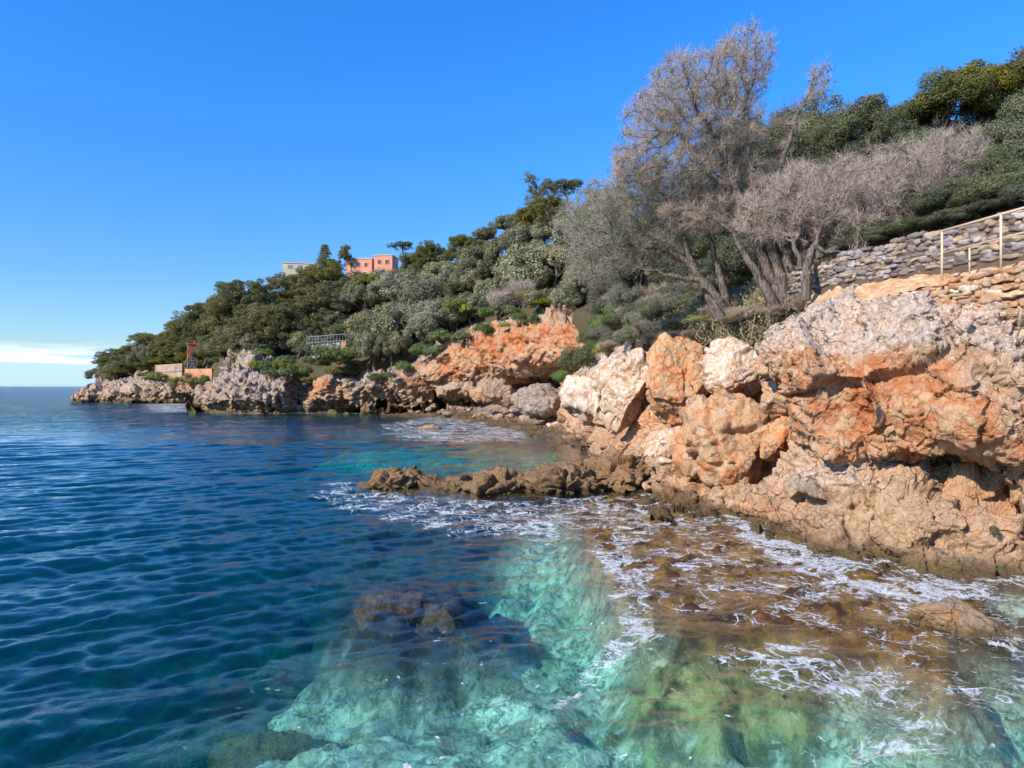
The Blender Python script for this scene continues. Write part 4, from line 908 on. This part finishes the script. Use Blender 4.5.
def near_tree(name, label, lines, blobs, n_attr, rg, r_tip=.009, expo=1.95, tw_len=.40, tw_w=.0095, per_tip=16, mat=None, step=.26, leaf=None, trunk_r=.2):
    st = [([P(*q) for q in l[0]], l[1]) for l in lines]
    # break the guide lines into steps
    st2 = []; count = 0; ends = {}
    for li, (pts, at) in enumerate(st):
        fine = []
        for a, b in zip(pts[:-1], pts[1:]):
            m = max(1, int(np.linalg.norm(b-a)/step)); fine += [a+(b-a)*t_ for t_ in np.arange(m)/m]
        fine.append(pts[-1]); fine = np.array(fine); w = rg.normal(size=fine.shape)*.035; w[0] = 0; fine = fine+w
        a_ = None
        if at is not None: a_ = ends[at[0]][0]+int(at[1]*(ends[at[0]][1]-1))
        n = len(fine)-(1 if a_ is not None else 0); ends[li] = (count, n); count += n
        st2.append((fine, a_))
    bl = [(P(px, py, Y), np.array((rx/FPX*Y, dy, ry/FPX*Y)), w) for px, py, Y, rx, ry, dy, w in blobs]
    N, par = colonise(st2, bl, n_attr, step, 2.6, .34, rg)
    n = len(N); rad = np.zeros(n); kids = np.zeros(n, int)
    for i in range(n-1, -1, -1):
        if kids[i] == 0: rad[i] = r_tip**expo
        if par[i] >= 0: rad[par[i]] += rad[i]; kids[par[i]] += 1
    rad = np.minimum(rad**(1/expo), trunk_r)
    for li, (c0, m_) in ends.items():                       # the guide stems keep a stout taper
        b_ = trunk_r*(.62 if lines[li][1] is None else .30); rad[c0:c0+m_] = np.maximum(rad[c0:c0+m_], b_*np.linspace(1, .22, m_)**1.1)
    root = thing(name, label, 'tree', N[0])
    seg = [(N[par[i]]-N[0], N[i]-N[0], min(rad[par[i]], rad[i]*1.35), rad[i]) for i in range(n) if par[i] >= 0]
    V, F = tubes(seg, 6); link('trunk', mk_mesh('trunk', V, F, B_GREY), root)
    thin = np.where((rad < r_tip*3.2) & (par >= 0))[0]; q = np.repeat(thin, per_tip)
    ax = N[q]-N[par[q]]; ax /= np.linalg.norm(ax, axis=1)[:, None]+1e-9
    C = N[par[q]]+(N[q]-N[par[q]])*rg.uniform(0, 1, len(q))[:, None]-N[0]
    D = ax*.6+unit(rg, len(q))*.8+np.array((0, 0, .35))
    V, F4, F3, lv = twigs(C, D, tw_len, tw_w, rg, .5)
    # second order twigs
    C2 = C+D/np.linalg.norm(D, axis=1)[:, None]*tw_len*rg.uniform(.2, .7, len(C))[:, None]; D2 = D+unit(rg, len(C))*1.1
    V2, G4, G3, lv2 = twigs(C2, D2, tw_len*.6, tw_w*.8, rg, .6)
    m = len(V)
    link('crown', mk_mesh('crown', np.concatenate((V, V2)), [np.concatenate((F4, G4+m)), np.concatenate((F3, G3+m))], mat or L_TWIG, {'lv': np.concatenate((lv, lv2))}, smooth=False), root)
    if leaf is not None:
        frac, lm, size = leaf; sel = rg.choice(len(thin), int(len(thin)*frac), replace=False); q = np.repeat(thin[sel], 30)
        C = N[q]-N[0]+rg.normal(size=(len(q), 3))*.16; V, F, lv = leaves(C, unit(rg, len(q))*.5+np.array((0, 0, .6)), size, rg, .35)
        link('foliage', mk_mesh('foliage', V, F, lm, {'lv': lv}, smooth=False), root)
    return n
rg = np.random.default_rng(3)
near_tree('bare_tree', 'tallest bare tree with pinkish twigs and three leaning trunks behind the cliff',
  [([(783,308,23.6),(768,270,23.8),(748,232,24),(738,195,24.2),(724,150,24.4),(716,110,24.6)], None),
   ([(790,308,23.4),(776,262,23.6),(766,228,23.8),(752,180,24.2),(748,140,24.4),(745,95,24.6)], None),
   ([(796,306,23.2),(790,268,23.4),(782,240,23.6),(776,190,24.0),(786,150,24.4),(796,118,24.4),(812,85,24.6)], None),
   ([(776,309,23.5),(756,272,23.6),(738,240,23.8),(712,214,24)], None),
   ([(738,195,24.2),(700,165,24.4),(676,130,24.5)], (0, .62)),
   ([(724,150,24.4),(690,100,24.4)], (0, .8)),
   ([(800,307,23),(798,276,23),(806,248,23.2),(800,214,23.6)], None)],
  [(690,95,24.6,52,40,2.2,.24),(738,72,24.6,34,36,1.9,.22),(655,128,24.8,36,36,1.8,.15),(712,135,24.6,54,34,2.0,.20),(818,84,24.6,13,26,.7,.03),(790,125,24.6,14,26,.8,.03),(745,125,25,26,36,1.2,.06),(640,160,25,34,26,1.6,.09),(680,172,25,44,28,1.8,.14),(745,190,25,40,34,1.6,.14),(790,190,24.6,34,30,1.4,.08),(705,215,25,44,24,1.5,.10)],
  2900, rg, per_tip=24, trunk_r=.34, leaf=(.10, L_GREY, .055))
near_tree('bare_tree', 'leaning grey tree with olive tinged crown, left of the tallest bare tree',
  [([(724,318,26.2),(712,292,26.4),(694,268,26.6),(668,248,26.8),(640,232,27)], None),
   ([(718,318,26.4),(704,286,26.6),(690,256,26.8),(680,226,27),(668,196,27.2)], None),
   ([(730,318,26),(722,280,26.2),(712,246,26.5),(700,214,26.8)], None),
   ([(668,248,26.8),(640,246,27),(606,240,27.4)], (0, .7)),
   ([(734,318,25.8),(716,296,25.8),(700,280,26),(672,276,26.2),(640,268,26.4)], None)],
  [(600,222,27.5,44,42,2.2,.26),(640,190,27.5,40,32,2.0,.2),(640,245,27.6,50,26,1.6,.18),(690,205,27.4,40,40,1.8,.18),(596,262,27.4,34,28,1.6,.10)],
  2100, rg, per_tip=24, mat=L_TAM, trunk_r=.32, leaf=(.30, L_GREY, .055))
near_tree('bare_tree', 'spreading bare tree with pale branches in front of the stone wall',
  [([(806,300,21.4),(806,276,21.4),(812,252,21.5),(822,226,21.6),(838,196,21.8)], None),
   ([(812,262,21.5),(840,246,21.6),(872,236,21.6),(908,222,21.4),(936,200,21.4)], (0, .5)),
   ([(806,276,21.4),(796,250,21.6),(800,220,22),(792,196,22.2)], (0, .3)),
   ([(812,255,21.5),(836,252,21.2),(866,250,21)], (0, .52)),
   ([(872,236,21.6),(916,200,21.8),(958,158,22)], (1, .6))],
  [(845,196,22,52,40,1.8,.30),(900,180,22,50,40,1.8,.26),(945,160,22.2,34,34,1.6,.14),(800,205,22.5,42,40,1.6,.2),(870,220,21.6,56,22,1.2,.16),(770,215,23,40,34,1.4,.12)],
  2200, rg, per_tip=24, trunk_r=.17)

# ------------------------------------------------------------------ dry stone walls, path, rail
def stone_mat(name, pal, joint):
    t = NT(name); v0, v1, v2, col_ = t.attr('st'); p = t.pos(); n = t.noise(p, 9, 6, .7); n2 = t.noise(p, 2.5, 5)
    c = t.mix(t.ramp(n, .3, .7, 0, .55), col_, (.10, .075, .06)); c = t.mix(t.ramp(n2, .55, .7, 0, .5), c, (.55, .48, .42))
    return t.done(t.bsdf(c, .93, t.bump(n, 1, .04), .15))
M_STONE = stone_mat('wall_stone', None, None)
t = NT('mortar'); M_MORTAR = t.done(t.bsdf(t.mix(t.noise(t.pos(), 6, 5), (.06, .045, .035), (.16, .11, .075)), .95, t.bump(t.noise(t.pos(), 12, 5), 1, .04)))
def rubble(name, line, hts, course, wid, thick, pal, rg, mat, parent, bulge=.05):
    """irregular coursed stones along a plan line; line: world points of the foot, hts: wall height at each"""
    line = np.array(line); seg = np.linalg.norm(np.diff(line[:, :2], axis=0), axis=1); s = np.concatenate(([0], np.cumsum(seg))); Ltot = s[-1]
    cubeV, cubeF = sphere_block()
    Vs, Fs, Cs = [], [], []; base = 0; z = 0.0; hmax = max(hts)
    while z < hmax:
        h = course*rg.uniform(.8, 1.2); x_ = -rg.uniform(0, wid)
        while x_ < Ltot:
            w = wid*rg.choice((.5, .8, 1.1, 1.6, 2.0))*rg.uniform(.85, 1.15); m = x_+w/2
            hm = np.interp(m, s, hts)
            if 0 < m < Ltot and z+h*.6 < hm:
                pt = np.array([np.interp(m, s, line[:, k]) for k in range(3)]); k = min(np.searchsorted(s, m)-1, len(seg)-1); k = max(k, 0)
                tg = (line[k+1]-line[k]); tg[2] = 0; sl = (line[k+1]-line[k])[2]/np.linalg.norm(tg); tg /= np.linalg.norm(tg); nr_ = np.array((tg[1], -tg[0], 0))
                if nr_[1] > 0: nr_ = -nr_
                hh = h*rg.uniform(.75, 1.5)
                q = cubeV*np.array((w*.53, thick/2, hh*.54)); q = q+rg.normal(size=3)*np.array((.02, .03, .03))
                q = q+.05*np.stack((perlin(q*7+base, 1), perlin(q*7+base, 2), perlin(q*7+base, 3)), 1)
                ro = rg.normal()*.07; q = np.stack((q[:, 0]*math.cos(ro)-q[:, 2]*math.sin(ro), q[:, 1], q[:, 0]*math.sin(ro)+q[:, 2]*math.cos(ro)), 1)
                wv = pt+q[:, :1]*(tg+np.array((0, 0, sl)))+q[:, 1:2]*nr_+(q[:, 2:]+z+h/2)*np.array((0, 0, 1))
                Vs.append(wv); Fs.append(cubeF+base); base += len(wv); Cs.append(np.tile(np.array(pal[rg.integers(0, len(pal))])*rg.uniform(.75, 1.25), (len(wv), 1)))
            x_ += w
        z += h*.98
    V = np.concatenate(Vs); o = line[0]
    return link(name, mk_mesh(name, V-o, np.concatenate(Fs), mat, {'st': np.concatenate(Cs)}), parent)
def sphere_block():
    V, F = ICO[3]; p = V/np.abs(V).max(axis=1)[:, None]; q = V*.35+p*.68
    return q/np.abs(q).max(), F
def slab(name, line, hts, thick, mat, parent, drop=.1, inset=0.0):
    """solid backing wall behind the stones"""
    line = np.array(line); n = len(line); V = []
    for i in range(n):
        tg = line[min(i+1, n-1)]-line[max(i-1, 0)]; tg[2] = 0; tg /= np.linalg.norm(tg); nr_ = np.array((tg[1], -tg[0], 0)); nr_ = nr_ if nr_[1] < 0 else -nr_
        a, b = line[i]+nr_*(thick/2-inset), line[i]-nr_*thick/2
        for q in (a, b): V += [q-np.array((0, 0, drop)), q+np.array((0, 0, hts[i]))]
    F = []
    for i in range(n-1):
        b = 4*i; F += [(b, b+4, b+5, b+1), (b+2, b+3, b+7, b+6), (b+1, b+5, b+7, b+3), (b, b+2, b+6, b+4)]
    F += [(0, 1, 3, 2), (4*n-4, 4*n-2, 4*n-1, 4*n-3)]
    return link(name, mk_mesh(name, np.array(V)-line[0], np.array(F), mat, None, smooth=False), parent)
rg = np.random.default_rng(12)
wl_ = [P(792,294,23.4), P(812,290,22.2), P(850,283,20.6), P(900,275,19.2), P(950,268,17.9), P(1024,257,16.4), P(1110,244,15.1), P(1300,215,13.2)]
hts = [.66, .80, .88, .98, 1.06, 1.08, 1.08, 1.08]
pal = [(.22,.165,.13),(.29,.215,.165),(.18,.15,.145),(.34,.265,.20),(.34,.25,.21),(.46,.30,.20),(.26,.22,.25),(.38,.33,.31),(.30,.27,.28)]
w_ = thing('stone_wall', 'long grey dry stone wall behind the path, below the dark trees', 'wall', wl_[0])
rubble('stonework', wl_, hts, .115, .23, .34, pal, rg, M_STONE, w_); slab('core', wl_, [h-.12 for h in hts], .22, M_MORTAR, w_, .3)
fl = [P(880,298,18), P(905,292,17.3), P(925,288,17), P(950,284,16.5), P(1000,275,15.4), P(1040,270,14.6), P(1100,264,13.9)]
fl = [q-np.array((0, 0, 1.0)) for q in fl]
w2 = thing('retaining_wall', 'low orange stone retaining wall under the path edge, below the handrail', 'wall', fl[0])
pal2 = [(.52,.29,.15),(.56,.37,.22),(.48,.24,.11),(.58,.44,.32),(.50,.33,.20),(.55,.29,.13)]
rubble('stonework', fl, [.90,.98,1.04,1.10,1.10,1.10,1.10], .12, .26, .30, pal2, rg, M_STONE, w2); slab('core', fl, [.86,.94,1.0,1.04,1.04,1.04,1.04], .10, M_MORTAR, w2, .1)
# the path
t = NT('path_earth'); p = t.pos(); n = t.noise(p, 3, 7, .65)
M_PATH = t.done(t.bsdf(t.mix(t.ramp(n, .35, .65), (.40, .19, .08), (.56, .38, .23)), .95, t.bump(n, 1, .05)))
ed = [P(806,312,21.4), P(826,306.5,19.9), P(870,299,18.4), P(905,291,17.5), P(950,282.5,16.7), P(1000,273.5,15.5), P(1013,271,15.1), P(1100,262,13.8), P(1300,240,12)]
bk = [P(800,296,23.6)]+wl_[1:4]+[P(925,271.5,18.5), P(980,264,17.3), P(1024,257,16.5), P(1110,244,15.2), P(1300,215,13.3)]
bk = [q-np.array((0, -.15, .02)) for q in bk]
C = np.array([[a+(b-a)*t_ for t_ in np.linspace(0, 1, 3)] for a, b in zip(ed, bk)]); Gp = cat_rom(cat_rom(C, 260, 0), 44, 1)
Vp = Gp.reshape(-1, 3).copy(); Vp[:, 2] += .05*fbm(Vp*1.5, 3, 2)-.06*np.maximum(0, ridged(Vp*2.2, 3, 4)-.2)+.07*facets(Vp*1.6, 4, .3, 1.0, .8)[0]
Vp[:, :2] += .12*np.stack((fbm(Vp*1.3, 3, 7), fbm(Vp*1.3, 3, 8)), 1)
f = grid_faces(260, 44)
o = link('path', mk_mesh('path', Vp, f, M_PATH)); o['kind'] = 'structure'
# handrail of pale wood coloured tube
t = NT('rail_paint'); M_RAIL = t.done(t.bsdf(t.mix(t.noise(t.pos(), 7, 4), (.50, .34, .20), (.66, .50, .34)), .55, None, .4))
pA, pB = P(942,277,16.6), P(1001,264,15.35); dirr = pB-pA; pC = pB+dirr*1.0; pD = pB+dirr*2.0
up = np.array((0, 0, 1.12)); hr = thing('handrail', 'pale ochre metal handrail beside the path, above the orange retaining wall', 'railing', pA)
def bar(name, a, b, r, parent=hr, sides=10):
    V, F = tubes([(a-pA, b-pA, r, r)], sides); cap0, cap1 = np.arange(sides), np.arange(sides)+sides
    return link(name, mk_mesh(name, V, [F, cap0[None, ::-1].copy(), cap1[None].copy()], M_RAIL), parent)
for q in (pA, pB, pC, pD): bar('post', q-up*.1, q+up*.985, .028)
bar('top_rail', pA+up*1.0-dirr*.02, pD+up*1.0, .03)
bar('middle_rail', pA+up*.52, pD+up*.52, .018)
mid_ = pA+dirr*.55+np.array((.25, .5, 0)); bar('baluster', mid_, mid_+up*.55, .022)

# ------------------------------------------------------------------ buildings
def box_bm(sx, sy, sz, o=(0, 0, 0)):
    V = np.array([(x, y, z) for x in (-.5, .5) for y in (-.5, .5) for z in (0, 1)], float)*np.array((sx, sy, sz))+np.array(o)
    F = np.array([(0, 1, 3, 2), (4, 6, 7, 5), (0, 4, 5, 1), (2, 3, 7, 6), (1, 5, 7, 3), (0, 2, 6, 4)])
    return V, F
def boxes(name, L, mat, parent):
    Vs, Fs = [], []; n = 0
    for b in L:
        V, F = box_bm(*b); Vs.append(V); Fs.append(F+n); n += 8
    me = mk_mesh(name, np.concatenate(Vs), np.concatenate(Fs), mat, None, smooth=False)
    return link(name, me, parent)
def plaster(name, a, b):
    t = NT(name); n = t.noise(t.pos(), .5, 6, .7); return t.done(t.bsdf(t.mix(t.ramp(n, .3, .7), a, b), .9, None, .1))
M_PINK = plaster('pink_plaster', (.56, .235, .155), (.66, .32, .225)); M_CREAM = plaster('cream_plaster', (.50, .42, .30), (.62, .54, .40)); M_RED = plaster('red_plaster', (.45, .10, .07), (.55, .15, .10))
M_TRIM = plaster('pale_trim', (.62, .42, .30), (.70, .52, .40)); M_SHUT = plaster('brown_shutter', (.16, .07, .05), (.20, .09, .06)); M_BLUE = plaster('grey_blue_shutter', (.16, .20, .28), (.20, .25, .33)); M_TILE = plaster('clay_tile', (.36, .15, .09), (.45, .22, .14))
t = NT('window_glass'); M_GLASS = t.done(t.bsdf((.03, .04, .05), .08, None, .6))
def villa(name, label, base, rot, body, mat, wins, shut, frame_m):
    r = thing(name, label, 'house', base); r.rotation_euler = (0, 0, rot)
    for sx, sy, sz, o in body:
        w = boxes('wall', [(sx, sy, sz, o)], mat, r)
        boxes('cornice', [(sx+.5, sy+.5, .35, (o[0], o[1], o[2]+sz-.02))], frame_m, r)
    r.scale = (.86, .70, .60)
    for x_, y_, z_, w, h, ax in wins:
        f = boxes('window', [(w+.34, .16, h+.34, (x_, y_, z_-.17))] if ax == 'y' else [(.16, w+.34, h+.34, (x_, y_, z_-.17))], frame_m, r)
        boxes('shutter', [(w, .24, h, (x_, y_, z_))] if ax == 'y' else [(.24, w, h, (x_, y_, z_))], shut, f)
    return r
b = P(369, 280, 200)
wins = [(-4.9+k*2.5, -4.55, 5.6, 1.1, 1.9, 'y') for k in range(3)]+[(5.0, -5.75+.2, 6.6, 1.3, 1.9, 'y'), (7.6, -5.75+.2, 6.6, 1.3, 1.9, 'y')]+[(-3.4, -4.55, .6, 1.3, 2.5, 'y'), (-.4, -4.55, .6, 1.3, 2.5, 'y')]
villa('pink_villa', 'pink plastered villa with two flat roofed blocks on the ridge', b, -.10, [(9.0, 9.0, 9.4, (-2.4, 0, 0)), (6.2, 9, 10.6, (6.3, -1.0, 0)), (2.6, 5, 6.5, (2.9, .5, 0))], M_PINK, wins, M_SHUT, M_TRIM)
b = P(301, 279, 205)
wins = [(-3.4+k*3.2, -4.05, 4.4, 1.5, 1.6, 'y') for k in range(3)]+[(-5.85, -1.5, 4.4, 1.3, 1.6, 'x')]
villa('pale_villa', 'cream villa with grey-blue windows on the ridge, left of the cedar', b, .22, [(11.6, 8, 7.0, (0, 0, 0))], M_CREAM, wins, M_BLUE, M_TRIM)
b = P(192, 358, 157)
r = thing('red_hut', 'narrow red hut among pines on the far headland', 'hut', b); r.rotation_euler = (0, 0, .5)
boxes('wall', [(2.3, 2.4, 4.0, (0, 0, 0))], M_RED, r); hut = r; boxes('roof', [(2.7, 2.8, .3, (0, 0, 3.98))], M_TILE, r); boxes('door', [(.8, .12, 1.7, (.4, -1.22, .1))], M_SHUT, r); boxes('chimney', [(.5, .5, .9, (.7, .4, 4.27))], M_RED, r); r.scale = (.8, .8, .78)
def garden_wall(name, label, pts, h, th, mat, cat='wall'):
    r = thing(name, label, cat, pts[0]); slab('wall', pts, [h]*len(pts), th, mat, r, 1.5)
    slab('coping', [q+np.array((0, 0, h)) for q in pts], [.14]*len(pts), th+.15, M_GRY, r, -.01)
    return r
M_PALE = plaster('weathered_plaster', (.26, .17, .12), (.50, .34, .25)); M_OCH = plaster('ochre_plaster', (.36, .15, .08), (.56, .30, .16)); t = NT('grey_masonry'); p = t.pos(); vn = t.node('ShaderNodeTexVoronoi', {'Vector': p, 'Scale': 1.7}); vc_ = t.node('ShaderNodeSeparateColor', {0: vn.outputs['Color']}).outputs[0]
ed_ = t.vor(p, 1.7, 'DISTANCE_TO_EDGE'); M_GRY = t.done(t.bsdf(t.mix(t.ramp(ed_, .02, .09), (.07, .06, .055), t.mix(vc_, (.15, .14, .14), (.36, .31, .28))), .9, t.bump(t.ramp(ed_, 0, .2), 1, .15), .1))
garden_wall('garden_wall', 'pale pinkish garden wall on the far headland, left of the steps', [P(156,373,163), P(166,372.5,161), P(183,371.5,158)], 1.9, .5, M_PALE)
garden_wall('garden_wall', 'orange terrace wall on the far headland under the red hut', [P(186,380,155), P(198,380,152), P(213,380,150)], 2.5, .6, M_OCH)
boxes('plinth', [(2.5, 2.6, 5.5, (0, 0, -5.52))], M_GRY, hut)
# a flight of steps between the two walls
st = P(184, 378, 156.5); r = thing('stone_steps', 'narrow grey stone steps between the two garden walls', 'steps', st)
boxes('tread', [(1.2, .5, .35+.35*k, (-.2-.14*k, .5*k, -1)) for k in range(9)], M_GRY, r)
# terrace with a fence in the cove
ta, tb = P(312, 352, 103.5), P(341, 351.5, 102.5); r = thing('stone_terrace', 'small grey stone terrace with an orange end pillar above the cove', 'terrace', ta)
slab('wall', [ta, (ta+tb)/2, tb], [1.0, 1.2, 1.4], .8, M_GRY, r, 1.2)
boxes('pillar', [(.8, .9, 1.9, tuple(tb-ta+np.array((.5, -.1, -.4))))], M_OCH, r)
fa = ta+np.array((-.8, 0, 1.05)); fb = tb+np.array((1.2, 0, 1.5)); fn = thing('metal_fence', 'grey metal fence standing on the small stone terrace', 'fence', fa)
t = NT('fence_metal'); M_FEN = t.done(t.bsdf((.16, .18, .20), .45, None, .5, Metallic=.4))
def fbar(name, a, b, r_): 
    V, F = tubes([(a-fa, b-fa, r_, r_)], 6); return link(name, mk_mesh(name, V, F, M_FEN), fn)
for k in range(15): q = fa+(fb-fa)*k/14; fbar('picket', q, q+np.array((0, 0, 1.25)), .05)
fbar('rail', fa+np.array((0, 0, 1.2)), fb+np.array((0, 0, 1.2)), .06); fbar('rail', fa+np.array((0, 0, .25)), fb+np.array((0, 0, .25)), .05)

# ground litter, twigs and low herbs under the near trees
rg = np.random.default_rng(8)
m = np.where((HILL[:, 1] < 70) & (HILL[:, 1] > 14) & (HPX > 560) & (HPX < 830) & (HPY < 345))[0]
k = rg.choice(m, 60000); C = HILL[k]+rg.normal(size=(len(k), 3))*np.array((.35, .35, .03)); keep = rg.uniform(0, 1, len(k)) < 30/C[:, 1]; C = C[keep]
V, F4, F3, lv = twigs(C, unit(rg, len(C))*.8+np.array((0, 0, .7)), .42, .02, rg, .5)
V2, G, lv2 = leaves(C+rg.normal(size=C.shape)*.15+np.array((0, 0, .12)), unit(rg, len(C))+np.array((0, 0, .8)), .07, rg)
o = link('undergrowth', mk_mesh('undergrowth', np.concatenate((V, V2)), [np.concatenate((F4, G+len(V))), F3], [L_DRY, L_GREY], {'lv': np.concatenate((lv, lv2))}, smooth=False, mi=np.concatenate((np.zeros(len(F4)), np.ones(len(G)), np.zeros(len(F3))))))
o['kind'] = 'stuff'; o['label'] = 'low dry herbs and twigs covering the ground under the bare trees'
